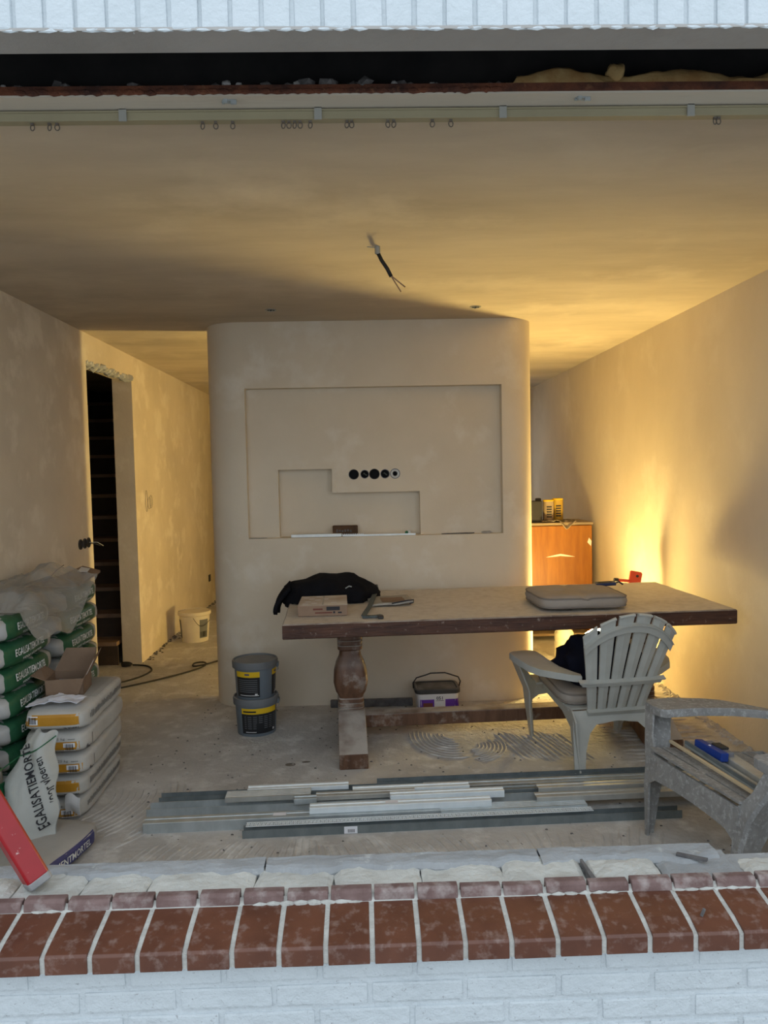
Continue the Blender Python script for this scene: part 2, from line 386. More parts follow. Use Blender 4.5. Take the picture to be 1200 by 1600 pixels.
# partition: rounded plan with stepped niche
def arc(cx, cy, r, a0, a1, n=10): return [(cx + r * math.cos(R(a0 + (a1 - a0) * i / n)), cy + r * math.sin(R(a0 + (a1 - a0) * i / n))) for i in range(n + 1)]
PF, PB = 4.93, 5.22
plan = arc(-.79, PF + .235, .235, 180, 270) + arc(.925, PF + .205, .205, 270, 360) + arc(1.09, PB - .04, .04, 0, 90, 4) + arc(-.985, PB - .04, .04, 90, 180, 4)
o = MB().prism([(x, y, -.01) for x, y in plan], (0, 0, CE + .02)).build('wall_partition', m_part)
def cut(obj, cutter):
    md = obj.modifiers.new('cut', 'BOOLEAN'); md.object = cutter; md.operation = 'DIFFERENCE'; md.solver = 'EXACT'
    dg = bpy.context.evaluated_depsgraph_get(); dg.update()
    me = bpy.data.meshes.new_from_object(obj.evaluated_get(dg)); obj.modifiers.clear(); obj.data = me
    bpy.data.objects.remove(cutter)
cut(o, MB().box((-.757, PF - .2, 1.107), (.903, PF + .07, 2.077)).build('cutter', m_part))
cut(o, MB().prism([(-.563, PF, 1.107), (.366, PF, 1.107), (.366, PF, 1.394), (-.21, PF, 1.394), (-.21, PF, 1.552), (-.563, PF, 1.552)], (0, .145, 0)).build('cutter', m_part))
BOX = [-.067, .005, .069, .139, .205]; BR = [.034, .029, .035, .031, .034]
for x, r in zip(BOX, BR):
    c = MB().lathe([(r, -.1), (r, .1)], 20).build('cutter', m_part); c.matrix_world = Matrix.Translation((x, PF + .09, 1.512)) @ Matrix.Rotation(R(90), 4, 'X'); bpy.context.view_layer.update(); cut(o, c)
struct(smooth_by_angle(o, 30), 'free-standing rounded partition wall with stepped recess')
nm = ['leftmost black wiring box of the row in the recess', 'second wiring box from left in the recess, black with wires', 'third wiring box from left in the recess, plain black', 'fourth wiring box from left in the recess, dark grey', 'rightmost wiring box in the recess, grey rim with dark hole']
for i, (x, r) in enumerate(zip(BOX, BR)):
    e = empty('wiring_box', (x, PF + .07, 1.512), 0, nm[i], 'wiring box', 'wiring boxes in the recess')
    def rotx(mb):
        mb.v = [(vx, vz, -vy) for vx, vy, vz in mb.v]; return mb
    rotx(MB().lathe([(r * .99, .12), (r * .99, -.001), (r * .88, -.001), (r * .86, .05)], 20, caps=False)).build('rim', m_greyp if i in (1, 3, 4) else m_blackp, e)
    rotx(MB().lathe([(r * .95, .05), (r * .1, .055)], 20)).build('back_plate', m_dark, e)
    if i == 4: rotx(MB().lathe([(r * .85, .002), (r * .5, .004), (r * .42, .03)], 20, caps=False)).build('cover_ring', m_warm_metal, e)
    if i in (1, 3): MB().tube([(-.012, .04, 0), (-.005, -.004, .006), (.01, .0, -.008), (.014, .03, -.004)], .004, 6).build('wire', m_strap, e)

# facade: lower wall, sill, lintel
wf = struct(MB().box((-2.4, 1.699, -.4), (2.6, 1.79, .402)).build('wall_front', m_white), 'white painted brick front wall below and beside the opening')
for lo, hi in (((-2.4, 1.69, -.4), (-1.75, 2.03, 3.2)), ((1.95, 1.69, -.4), (2.6, 2.03, 3.2))): MB().box(lo, hi).build('pier', m_white, wf)
b = MB().box((-2.4, 1.79, -.4), (2.6, 1.99, .455)); b.build('inner_leaf', m_mortar, wf)
rg = random.Random(11)
zc = .352; course = 0
brick_meshes = []
def brick(lo, hi, mat, parent, jit=.0015, bev=.006, name='brick'):
    return MB().box(lo, hi, 0, jit, rg).build(name, mat, parent, bevel=bev, seg=2)
for c, (z0, z1) in enumerate([(.356, .40), (.296, .346), (.236, .286), (.176, .226)]):
    x = -1.22 + (.11 if c % 2 else 0) + rg.uniform(-.02, .02)
    while x < 1.25:
        brick((x, 1.6945, z0), (x + .209, 1.72, z1), m_white, wf); x += .22
wt = struct(MB().box((-2.4, 1.697, 2.484), (2.6, 1.776, 3.3)).build('wall_top', m_white_top), 'white painted brickwork over the opening')
MB().box((-2.4, 1.69, 2.4795), (2.6, 1.778, 2.486)).build('soffit', m_soffit, wt)
x = -1.185
while x < 1.3:
    brick((x, 1.690, 2.481), (x + .058, 1.71, 2.69), m_white_top, wt, .002, .006); x += .0660
b = MB()
for i in range(60):   # ragged lower paint edge
    xx = -1.2 + i * .042
    b.rock((xx + rg.uniform(-.01, .01), 1.692, 2.481), .022, .003, .004 + .004 * abs(noise.noise((i * .9, 0, 3))), i)
b.build('paint_edge', m_white_top, wt)
# cavity and steel beam
cv = struct(MB().box((-2.4, 1.776, 2.78), (2.6, 2.2, 3.2)).build('trim_cavity', m_dark), 'cavity above the opening, its shade painted black')
MB().box((-2.4, 1.776, 2.50), (2.6, 1.782, 2.78)).build('cavity_shade_sheet', m_dark, cv)  # thin dark sheet, paints the cavity's shade on the back of the brickwork
sb = empty('steel_beam', (0, 2.02, 2.5), 0, 'rusty steel beam spanning the top of the opening', 'beam')
MB().box((-2.2, -.012, .002), (2.3, .1, .022)).build('bottom_flange', m_rust, sb); MB().box((-2.2, .045, .022), (2.3, .06, .28)).build('web', m_dark, sb)
b = MB(); rg = random.Random(5)
for i in range(90):
    xx = rg.uniform(-1.1, .4) ; s = rg.uniform(.004, .011) * (1.7 if -.25 < xx < .25 else 1)
    b.rock((xx, rg.uniform(0, .035), .022 + s * .4), s * 1.5, s, s, i)
tag(b.build('rubble_crumbs', m_rubble, sb), 'grey mortar crumbs lying on the beam', kind='stuff')
for k, (xx, s) in enumerate(((-.97, .008), (-.9, .006), (-.33, .010), (-.30, .007), (-.15, .008), (.02, .006), (.10, .007), (.2, .006))):
    MB().rock((xx, .0, .022 + s * .7), s * 1.3, s, s, k, 2).build('plaster_chip', m_rubble_l, sb)
MB().prism([(-.79, .01, .016), (-.75, .01, .016), (-.757, .012, .045), (-.775, .012, .05)], (0, .02, 0)).build('mortar_chip', m_rubble, sb)
b = MB()
for i in range(46):
    xx = -.85 + i * .027
    b.rock((xx, -.012, .006 + .004 * noise.noise((i * .8, 4, 1))), .02, .005, .008, i)
b.build('rust_scale', m_rust, sb)
fo = empty('foam_strip', (.77, 2.02, 2.518), 0, 'yellow-brown expanding foam on the right half of the steel beam', 'foam')
b = MB()
def foamfn(u, v):
    xx = -.38 + .86 * u; a = math.pi * v
    r = .028 + .016 * fbm((xx * 9, v * 2, 1)) + .010 * math.sin(xx * 21)
    if u < .03 or u > .97: r *= .4
    return (xx, -.012 - .01 * math.sin(a) + .045 * v * .8, r * math.sin(a) * 1.15 - .003)
b.grid(foamfn, 90, 10); b.build('foam_bead', m_foam, fo, smooth=True)
MB().rock((-.09, .004, .03), .026, .02, .028, 3, 3).build('foam_ball', m_foam, fo, smooth=True)
# inner lintel soffit strip at ceiling height
struct(MB().box((-1.85, 2.012, CE - .002), (2.048, 2.10, CE + .003)).build('trim_lintel', m_lint), 'cream plastered strip along the head of the opening')

# sill of glazed tiles
sl = struct(MB().prism([(-1.75, 1.656, .421), (-1.75, 1.656, .456), (-1.75, 1.700, .4715), (-1.75, 1.786, .4862), (-1.75, 1.80, .50), (-1.75, 1.80, .40), (-1.75, 1.69, .40)], (3.7, 0, 0)).build('trim_sill', m_joint), 'window sill of glazed red-brown tiles with pale joints')
rg = random.Random(21)
x = -.742 - .105 * 5
TW = .1052
tile_protos = []
for i in range(3):
    prof = [(1.652, .419), (1.652, .457), (1.656, .463), (1.70, .4735), (1.785, .488), (1.785, .46), (1.70, .42)]
    tile_protos.append(MB().prism([(0, y - 1.65, z - .44) for y, z in prof], (TW - .0115, 0, 0)).build('sill_tile', m_tile, sl, bevel=.0018, seg=2))
    tile_protos[-1].location = (x + .0057, 1.65, .44); x += TW
k = 0
while x < 1.2:
    c = tile_protos[k % 3].copy(); COL.objects.link(c); c.parent = sl; c.location = (x + .0057, 1.65 + rg.uniform(-.001, .001), .44 + rg.uniform(-.0008, .0008)); c.rotation_euler = (0, 0, rg.uniform(-.004, .004)); x += TW; k += 1
x = -.742 - .105 * 5 + .004
for i in range(23):
    h = .511 + rg.uniform(-.004, .003)
    MB().prism([(x + .003, 1.786 + rg.uniform(0, .002), .484), (x + .003, 1.790, h - .006), (x + .003, 1.797, h), (x + .003, 1.818, h), (x + .003, 1.818, .47)], (TW - .006 - rg.uniform(0, .004), 0, 0)).build('tile_lip', m_lip, sl, bevel=.0015)
    x += TW
b = MB()
for i in range(70):    # mortar smear between tiles and lips
    xx = -1.1 + i * .033; k = abs(noise.noise((xx * 3, 5, 5)))
    
    if k > .16: b.rock((xx, 1.786, .486 + .003 * k), .022, .004 + .008 * k, .003 + .012 * k, i)
b.build('mortar_smear', m_joint, sl)
# broken inner leaf top: limestone bricks and grey mortar
st_ = struct(MB().box((-1.75, 1.818, .40), (1.95, 1.985, .468)).build('trim_wall_top', m_mortar), 'broken top of the inner wall with pale stones and grey mortar')
def stone(x0, x1, y0, y1, z0, z1, mat, seed, amp=.006, name='brick', nx=14, ny=9, slope=0):
    mb = MB()
    def top(u, v):
        xx = x0 + (x1 - x0) * u; yy = y0 + (y1 - y0) * v
        e = min(u * (x1 - x0), (1 - u) * (x1 - x0), v * (y1 - y0), (1 - v) * (y1 - y0)); rr = min(1, e / .016); 
        z = z1 + amp * fbm((xx * 14, yy * 14, seed), 1, 4) - .007 * (1 - rr)**2 + slope * (u - .5)
        k = .006 * noise.noise((xx * 20, yy * 20, seed + 3)) * (1 - rr)
        return (xx + k, yy + k, z)
    mb.grid(top, nx, ny)
    n1, n2 = nx + 1, ny + 1
    ring = [i for i in range(nx)] + [nx + j * n1 for j in range(ny)] + [n1 * n2 - 1 - i for i in range(nx)] + [n1 * (ny - j) for j in range(ny)]
    base = len(mb.v); mb.v += [(mb.v[i][0], mb.v[i][1], z0) for i in ring]
    L = len(ring)
    for i in range(L): mb.f.append((ring[i], base + i, base + (i + 1) % L, ring[(i + 1) % L])); mb.mi.append(0)
    return mb.build(name, mat, st_)
edges = [-1.55, -1.33, -1.12, -.905, -.735, -.565, -.30, -.10, .125, .335, .545]
for i in range(len(edges) - 1):
    stone(edges[i] + .0015, edges[i + 1] - .002, 1.822, 1.975, .44, .489 + rg.uniform(-.003, .004), m_stone, i + 1, slope=rg.uniform(-.004, .004))
stone(.553, .735, 1.823, 1.945, .44, .492, m_stone, 31, .008); stone(.745, .945, 1.822, 1.985, .44, .488, m_mortar, 32, .003, slope=.004)
stone(.965, 1.20, 1.825, 1.965, .43, .474, m_stone, 33, .008); stone(1.21, 1.5, 1.825, 1.965, .43, .47, m_stone, 34, .008)
# grey mortar layer with a ragged front edge, lying on the rear of the stones
def mort(x0, x1, seed):
    mb = MB(); n = 140; vs = []
    for j in range(7):
        for i in range(n + 1):
            xx = x0 + (x1 - x0) * i / n
            yf = 1.932 + .045 * fbm((xx * 3.2, 2, seed), 1, 3) + .016 * fbm((xx * 20, 2, seed), 1, 3)
            yb = 1.992 + .003 * noise.noise((xx * 15, 7, seed)); t = j / 6
            z = .498 + .003 * fbm((xx * 9, t * 2, seed), 1, 3) - (.014 if j == 0 else 0) - (.003 if j == 1 else 0)
            vs.append((xx, yf + (yb - yf) * (t if j else -.02), z))
    fs = [(j * (n + 1) + i, j * (n + 1) + i + 1, (j + 1) * (n + 1) + i + 1, (j + 1) * (n + 1) + i) for j in range(6) for i in range(n)]
    b0 = len(vs); vs += [(vs[6 * (n + 1) + i][0], 1.993, .42) for i in range(n + 1)]
    fs += [(6 * (n + 1) + i, 6 * (n + 1) + i + 1, b0 + i + 1, b0 + i) for i in range(n)]
    b1 = len(vs); vs += [(vs[i][0], vs[i][1] + .004, .47) for i in range(n + 1)]
    fs += [(i + 1, i, b1 + i, b1 + i + 1) for i in range(n)]
    mb.add(vs, fs); return mb.build('mortar_layer', m_mortar, st_)
mort(-1.75, -.285, 3); mort(-.28, .44, 9); mort(.445, .915, 15)
MB().prism([(.80, 1.93, .497), (.806, 1.938, .497), (.874, 1.905, .495), (.866, 1.897, .495)], (0, 0, .007)).build('dark_splinter', m_rubble, st_)
MB().prism([(.545, 1.93, .485), (.551, 1.932, .485), (.562, 1.83, .482), (.548, 1.83, .482)], (0, 0, .012)).build('dark_splinter', m_rubble, st_)
nl = MB().tube([(.765, 1.70, .474), (.77, 1.696, .492)], .004, 6).build('nail', m_rubble); tag(nl, 'small grey nail stub on the rightmost sill tile', 'nail')

# ------------------------------------------------------------------ curtain rail under the lintel
cr_ = empty('curtain_rail', (0, 2.093, CE), 0, 'long cream curtain rail under the ceiling edge', 'curtain rail')
b = MB(); b.box((-1.8, -.012, -.028), (2.0, .010, -.008)); b.box((-1.8, -.016, -.010), (2.0, .014, -.006)); b.box((-1.8, -.014, -.031), (2.0, .012, -.027)); b.build('rail', m_pvc, cr_)
for x in (-.617, -.101, .394, .903):
    b = MB(); b.prism([(x - .010, -.018, -.034), (x + .010, -.018, -.034), (x + .010, -.018, -.004), (x + .006, -.018, 0), (x - .006, -.018, 0), (x - .010, -.018, -.004)], (0, .004, 0)); b.box((x - .009, -.018, -.004), (x + .009, .015, 0)); b.build('bracket', m_brkt, cr_)
for x in (-.86, -.815, -.795, -.41, -.375, -.33, -.195, -.18, -.165, -.15, -.123, -.025, -.012, .085, .101, .205, .255, .975, .985):
    a = rnd.uniform(-.5, .5); b = MB()
    b.tube([(x + .006 * math.cos(t) * math.cos(a), -.002 + .006 * math.cos(t) * math.sin(a), -.042 + .008 * math.sin(t)) for t in [i * math.pi / 5 for i in range(10)]], .0016, 5, closed=True)
    b.box((x - .004, -.006, -.036), (x + .004, .002, -.030)); b.build('glider', m_glider, cr_)
for i, (x, t) in enumerate(((-.328, 'small grey metal clip left of centre above the curtain rail'), (.597, 'small grey metal clip right of centre above the curtain rail'))):
    b = MB(); b.box((x - .017, 2.03, CE - .006), (x + .017, 2.045, CE - .001)); b.box((x - .014, 2.026, CE - .012), (x - .004, 2.032, CE - .001)); b.box((x + .004, 2.028, CE - .014), (x + .019, 2.034, CE - .004)); b.box((x - .02, 2.036, CE - .009), (x - .014, 2.043, CE - .001))
    tag(b.build('metal_clip', m_grey_metal), t, 'clip', 'metal clips above the rail')

# ceiling cable, downlights, wall boxes
ec = empty('ceiling_cable', (.075, 3.338, CE), 0, 'black cable with two bare wires hanging from the ceiling', 'cable')
P = [(0, 0, 0), (.008, 0, -.03), (.03, -.002, -.07), (.06, -.003, -.115)]
MB().lathe([(.012, 0), (.012, -.03), (.009, -.034)], 12, (.005, 0, 0)).build('collar', m_brkt, ec)
MB().tube([(.007, 0, -.028), (.022, -.001, -.06), (.045, -.002, -.095), (.062, -.003, -.13)], .0085, 10).build('sheath', m_cable, ec, smooth=True)
MB().tube([(.062, -.003, -.128), (.078, -.003, -.155), (.103, -.003, -.196)], .003, 6).build('wire', m_tread, ec); MB().tube([(.064, -.003, -.128), (.09, -.003, -.15), (.122, -.003, -.176)], .003, 6).build('wire', m_tread, ec)
MB().tube([(-.04, 0, -.001), (-.015, .003, -.003), (0, 0, -.006)], .002, 5).build('string', m_brkt, ec)
for x, t in ((-.531, 'left small dark downlight opening in ceiling before the partition'), (.688, 'right small dark downlight opening in ceiling before the partition')):
    e = empty('downlight', (x, 4.575, CE), 0, t, 'downlight', 'ceiling downlight openings')
    MB().lathe([(.034, -.0005), (.034, -.004), (.026, -.004), (.024, -.001)], 20, caps=False).build('ring', m_brkt, e)
    MB().lathe([(.026, -.0025), (.001, -.0015)], 20).build('opening', m_dark, e); MB().tube([(-.01, 0, -.002), (-.002, -.002, -.012), (.012, 0, -.004)], .003, 6).build('wire', m_brkt, e)  # black disc paints the shade of a hole; the ceiling is not cut
sw = empty('socket_boxes', (XL, 5.03, 1.095), 0, 'row of three black wiring boxes with loose wires beside the doorway', 'wiring box')
for i, y in enumerate((-.075, .0, .07)):
    b = MB().lathe([(.034, -.05), (.034, .006), (.029, .006), (.027, -.02)], 18, caps=False); b.v = [(vz, vx + y, vy) for vx, vy, vz in b.v]; b.build('box_rim', m_blackp, sw)
    b = MB().lathe([(.028, 0.001), (.002, 0.003)], 18); b.v = [(vz, vx + y, vy) for vx, vy, vz in b.v]; b.build('box_back', m_dark, sw)
MB().tube([(.0, .08, .0), (.05, .10, -.002), (.075, .14, -.03)], .003, 6).build('wire', m_brkt, sw); MB().tube([(.0, .075, -.005), (.04, .09, -.012), (.06, .12, -.025)], .0035, 6).build('wire', m_blackp, sw)
pm = empty('pencil_scribble', (XL + .0015, 6.545, 1.30), 0, 'pencil scribble on the passage wall', 'scribble')
for dy, dz, ry, rz_ in ((-.06, .02, .03, .09), (.02, 0, .045, .05), (.07, .01, .04, .055)):
    MB().tube([(0, dy + ry * math.cos(t), dz + rz_ * math.sin(t)) for t in [i * math.pi / 10 for i in range(20)]], .0018, 4, closed=True).build('pencil_line', m_inkgrey, pm)
so = MB().box((XL - .002, 8.9, .28), (XL + .012, 8.98, .36)).build('wall_socket', m_blackp, bevel=.004); tag(so, 'small dark socket low on the passage wall', 'socket')

# ------------------------------------------------------------------ table
TZ = .772
tb = empty('trestle_table', (0.73, 4.32, 0), R(2.4), 'long heavy dark wooden trestle table covered in white dust', 'table')
def tl(x, y, z): # world -> table local
    v = Matrix.Rotation(-R(2.4), 3, 'Z') @ Vector((x - .73, y - 4.32, z)); return v
mb = MB(); HL, HD = 1.178, .5
def top_fn(z, jit):
    return None
nx = 60
ring = [(-HL + 2 * HL * i / nx, -HD) for i in range(nx)] + [(HL, -HD + 2 * HD * i / 20) for i in range(20)] + [(HL - 2 * HL * i / nx, HD) for i in range(nx)] + [(-HL, HD - 2 * HD * i / 20) for i in range(20)]
rv = []
for z, ins in ((.695, .004), (.70, 0), (.766, 0), (TZ, .006)):
    for x, y in ring:
        k = .003 * noise.noise((x * 9, y * 9, z * 30)); s = 1 - ins
        rv.append((x * (1 - ins / HL) + (k if abs(x) > HL - .001 else 0), y * (1 - ins / HD) + (k if abs(y) > HD - .001 else 0), z + (.0015 * noise.noise((x * 14, y * 14, 3)) if z == TZ else 0)))
n = len(ring); fs = [(j * n + i, j * n + (i + 1) % n, (j + 1) * n + (i + 1) % n, (j + 1) * n + i) for j in range(3) for i in range(n)] + [tuple(range(n - 1, -1, -1)), tuple(3 * n + i for i in range(n))]
mb.add(rv, fs); top = mb.build('tabletop', m_wood, tb)
def trestle(xc):
    v = tl(xc, 4.32, 0); x = v.x; y = 0
    l = empty('trestle_leg', (x, 0, 0)); l.parent = tb
    # baluster: squarish post with a bulb, rings above and below
    pr = [(.055, .69), (.055, .625), (.070, .62), (.070, .60), (.064, .595), (.070, .59), (.070, .572), (.064, .567), (.070, .562), (.070, .545), (.058, .535), (.062, .50), (.080, .46), (.093, .41), (.096, .36), (.085, .31), (.068, .28), (.066, .272), (.072, .266), (.072, .248), (.066, .244), (.072, .24), (.072, .222), (.066, .218), (.072, .214), (.072, .196), (.072, .12)]
    b_ = MB().lathe(pr[::-1], 40, (0, -.06, 0), sq=5); smooth_by_angle(b_.build('baluster', m_leg, l), 35)
    # sledge foot, curved at both ends
    def foot(u):  # height of the top of foot along y
        a = abs(u); return .21 - .13 * max(0, (a - .17) / .29) ** 1.2
    ys = [-.46 + .92 * i / 28 for i in range(29)]
    poly = [(-.075, yy, max(.06, foot(yy))) for yy in ys]
    und = [(-.075, yy, .0 if abs(yy) > .28 else .05 * (1 - (yy / .28) ** 2)) for yy in ys[::-1]]
    MB().prism(poly + und, (.15, 0, 0)).build('foot', m_leg, l, bevel=.006, seg=2)
    MB().prism([(-.06, -.34, .695), (-.06, -.30, .655), (-.06, .30, .655), (-.06, .34, .695)], (.12, 0, 0)).build('top_cleat', m_leg, l, bevel=.004)
    MB().box((-.02, -.085, .60), (.035, -.05, .69)).build('wedge', m_leg, l, bevel=.003)
trestle(-.105); trestle(1.565)
a_ = tl(-.03, 4.26, 0); b_ = tl(1.49, 4.33, 0)
MB().box((a_.x, a_.y - .045, .085), (b_.x, a_.y + .055, .158)).build('stretcher', m_leg, tb, bevel=.006, seg=2)
MB().box((a_.x - .1, -.06, .672), (a_.x + .33, .0, .694)).build('cross_brace', m_leg, tb, bevel=.004)

# things on the table
def cloth_dome(name, parent, mat, cx, cy, cz, rx, ry, rz, floor_z, seed, edge=None, n=4, amp=.22):
    bm = bmesh.new(); bmesh.ops.create_icosphere(bm, subdivisions=n, radius=1); mb = MB(); vs = []
    for v in bm.verts:
        p = v.co; k = 1 + amp * fbm(p * 1.7 + Vector((seed, 0, 0)), 1, 4) + .05 * math.sin(p.x * 11 + 3 * p.y + seed)
        x, y, z = cx + p.x * rx * k, cy + p.y * ry * k, cz + p.z * rz * k
        lim = floor_z
        if edge is not None and x < edge: lim = floor_z - min(.07, (edge - x) * 1.2)
        if z < lim: z = lim + .004 * (p.z + 1)
        vs.append((x, y, z))
    fs = [tuple(v.index for v in f.verts) for f in bm.faces]; bm.free(); mb.add(vs, fs)
    return mb.build(name, mat, parent, smooth=True)
jk = cloth_dome('jacket', None, m_black, -.225, 4.50, .79, .30, .21, .135, TZ + .002, 3.0, -.43, amp=.12)
tag(jk, 'black jacket heaped over the left end of the table', 'jacket')
b = MB(); b.grid(lambda u, v: (-.44 - .085 * math.sin(u * 1.6) , 4.38 + .20 * v, .86 - .135 * u - .02 * math.sin(v * 9) - .02 * u * v), 10, 10); s_ = b.build('sleeve', m_black, jk, smooth=True, fix=False); md = s_.modifiers.new('thick', 'SOLIDIFY'); md.thickness = .02
MB().tube([(-.12, 4.33, .862), (-.10, 4.325, .875), (-.085, 4.32, .872)], .004, 6).build('zip_pull', m_grey_metal, jk)
bx_ = empty('cardboard_box', (-.235, 4.09, TZ + .002), R(1), 'closed dusty cardboard box wrapped in tape on the table', 'box')
o = MB().hexa([(-.13, -.13, 0), (.13, -.13, 0), (.128, .14, 0), (-.128, .14, 0), (-.132, -.132, .058), (.131, -.131, .058), (.126, .14, .066), (-.126, .14, .064)]).build('carton', m_card_d, bx_, bevel=.004, seg=2)
d = Decal(o, (0, -.13, .03), (1, 0, 0), (0, 0, 1), .001); d.rect(.02, .0, .09, .02, 0, 4, 2); d.rect(-.05, .003, .0, .012, 1, 3, 1); d.rect(-.04, -.015, .05, -.008, 1, 3, 1); d.rect(.055, -.016, .065, -.005, 0, 1, 1); d.rect(.08, -.016, .1, -.008, 0, 1, 1); d.build('print', [m_ink, m_brown])
d = Decal(o, (0, 0, .06), (1, 0, 0), (0, 1, 0), .001); d.rect(-.004, -.12, .004, .13, 0, 1, 8)
for q in range(9): d.rect(*(lambda a, c: (a, c, a + .03, c + .012))(rnd.uniform(-.12, .08), rnd.uniform(-.11, .11)), 1, 1, 1)
d.build('tape', [m_news, m_paper])
nw = empty('folded_newspaper', (.13, 4.33, TZ + .002), R(4), 'folded newspaper lying right of the jacket', 'newspaper')
b = MB()
def fold(u, v):
    x = -.12 + .24 * u; y = -.13 + .26 * v
    z = .012 + .006 * math.sin(u * 4) + .022 * max(0, u - .6) * (1 if v < .5 else .6) / .4
    return (x, y, z)
b.grid(fold, 14, 10); o = b.build('page', m_news, nw, smooth=True, fix=False); md = o.modifiers.new('t', 'SOLIDIFY'); md.thickness = .010; md.offset = -1
MB().tube([(.10, -.128, .012), (.122, -.126, .018), (.124, -.126, .032), (.09, -.128, .030), (0, -.13, .016)], .004, 6).build('folded_edge', m_ink, nw)
d = Decal(o, (0, 0, .02), (1, 0, 0), (0, 1, 0), .002); d.rect(-.05, -.10, .08, .06, 0, 8, 6); d.build('picture', [m_card])
sp = empty('strap_tie', (0.0, 4.2, TZ), 0, 'green-grey webbing strap trailing across the table edge', 'strap')
P = [(.055, .42, .06), (.06, .36, .045), (.05, .28, .03), (.035, .1, .03), (.015, -.1, .02), (-.01, -.25, .012), (-.018, -.31, .010), (.01, -.325, .010), (.05, -.315, .010), (.075, -.30, .010)]
mb = MB(); W = .013
for i in range(len(P) - 1):
    p, q = Vector(P[i]), Vector(P[i + 1]); t = (q - p).normalized(); s = Vector((-t.y, t.x, 0)).normalized() * W
    mb.hexa([p - s, q - s, q + s, p + s, p - s + Vector((0, 0, .005)), q - s + Vector((0, 0, .005)), q + s + Vector((0, 0, .005)), p + s + Vector((0, 0, .005))])
mb.build('webbing', m_strap, sp); MB().box((.055, -.36, .003), (.085, -.335, .018)).build('buckle', m_blackp, sp, bevel=.003); MB().box((-.025, -.33, .002), (.06, -.315, .012)).build('loose_end', m_strap, sp, bevel=.002)
def cushion(name, label, loc, rz, W, D, H, seed, rot=(0, 0), group=None):
    e = empty(name, loc, rz, label, 'cushion', group); e.rotation_euler = (rot[0], rot[1], rz)
    nxx, ny = 26, 26; mb = MB()
    def pt(u, v, s):
        x, y = 2 * u - 1, 2 * v - 1
        rx = W / 2 * math.copysign(abs(x), x); ry = D / 2 * y
        k = max(abs(x), abs(y)); q = (abs(x) ** 6 + abs(y) ** 6) ** (1 / 6)
        sc = k / q if q > 0 else 1
        edge = max(0, 1 - k ** 8)
        z = s * H / 2 * (.55 + .45 * edge) * (1 + .12 * fbm((x * 1.5 + seed, y * 1.5, s), 1, 3))
        if s > 0:
            for bxx, byy in ((-.4, .1), (.4, .1)):
                z -= H * .22 * math.exp(-((x - bxx) ** 2 + (y - byy) ** 2) / .03)
            z -= H * .10 * math.exp(-(x + .02) ** 2 / .004)
        return (rx * sc, ry * sc, H / 2 + z)
    mb.grid(lambda u, v: pt(u, v, 1), nxx, ny); off = len(mb.v); mb.grid(lambda u, v: pt(u, v, -1), nxx, ny)
    n1 = nxx + 1
    rng = [i for i in range(nxx)] + [nxx + j * n1 for j in range(ny)] + [n1 * (ny + 1) - 1 - i for i in range(nxx)] + [n1 * (ny - j) for j in range(ny)]
    mid = len(mb.v); mb.v += [(mb.v[i][0] * 1.03, mb.v[i][1] * 1.03, H / 2) for i in rng]; L = len(rng)
    for i in range(L):
        j = (i + 1) % L
        mb.f += [(rng[i], mid + i, mid + j, rng[j]), (mid + i, off + rng[i], off + rng[j], mid + j)]; mb.mi += [0, 0]
    tr = [Vector(mb.v[i]) for i in rng]; br_ = [Vector(mb.v[off + i]) for i in rng]
    mb.build('pad', m_cushion, e, smooth=True)
    MB().tube([p * 1.005 for p in tr], .0045, 6, closed=True).build('piping', m_pipe, e, smooth=True); MB().tube(br_, .0045, 6, closed=True).build('piping', m_pipe, e, smooth=True)
    return e
cushion('seat_cushion', 'taupe seat cushion lying on the right half of the table', (1.145, 4.125, TZ + .002), R(3), .47, .42, .085, 2)
ph = empty('blue_phone', (1.365, 4.27, .852), R(-8), 'dark blue handheld gadget on the taupe cushion on table', 'gadget')
ph.rotation_euler = (R(2), R(-4), R(-8))
MB().box((-.055, -.03, 0), (.055, .03, .018)).build('body', m_navyp, ph, bevel=.004, seg=2); MB().box((-.04, -.022, .0185), (.035, .02, .0195)).build('screen', m_blackp, ph); MB().tube([(.055, .0, .01), (.075, -.01, .016), (.09, -.03, .004)], .005, 6).build('strap', m_ink, ph)
rp = MB().tube([(1.19, 4.60, TZ + .009), (1.27, 4.615, TZ + .009), (1.33, 4.61, TZ + .009)], .006, 6).build('screwdriver', m_ink); tag(rp, 'thin dark rod at the rear edge of the table', 'tool')

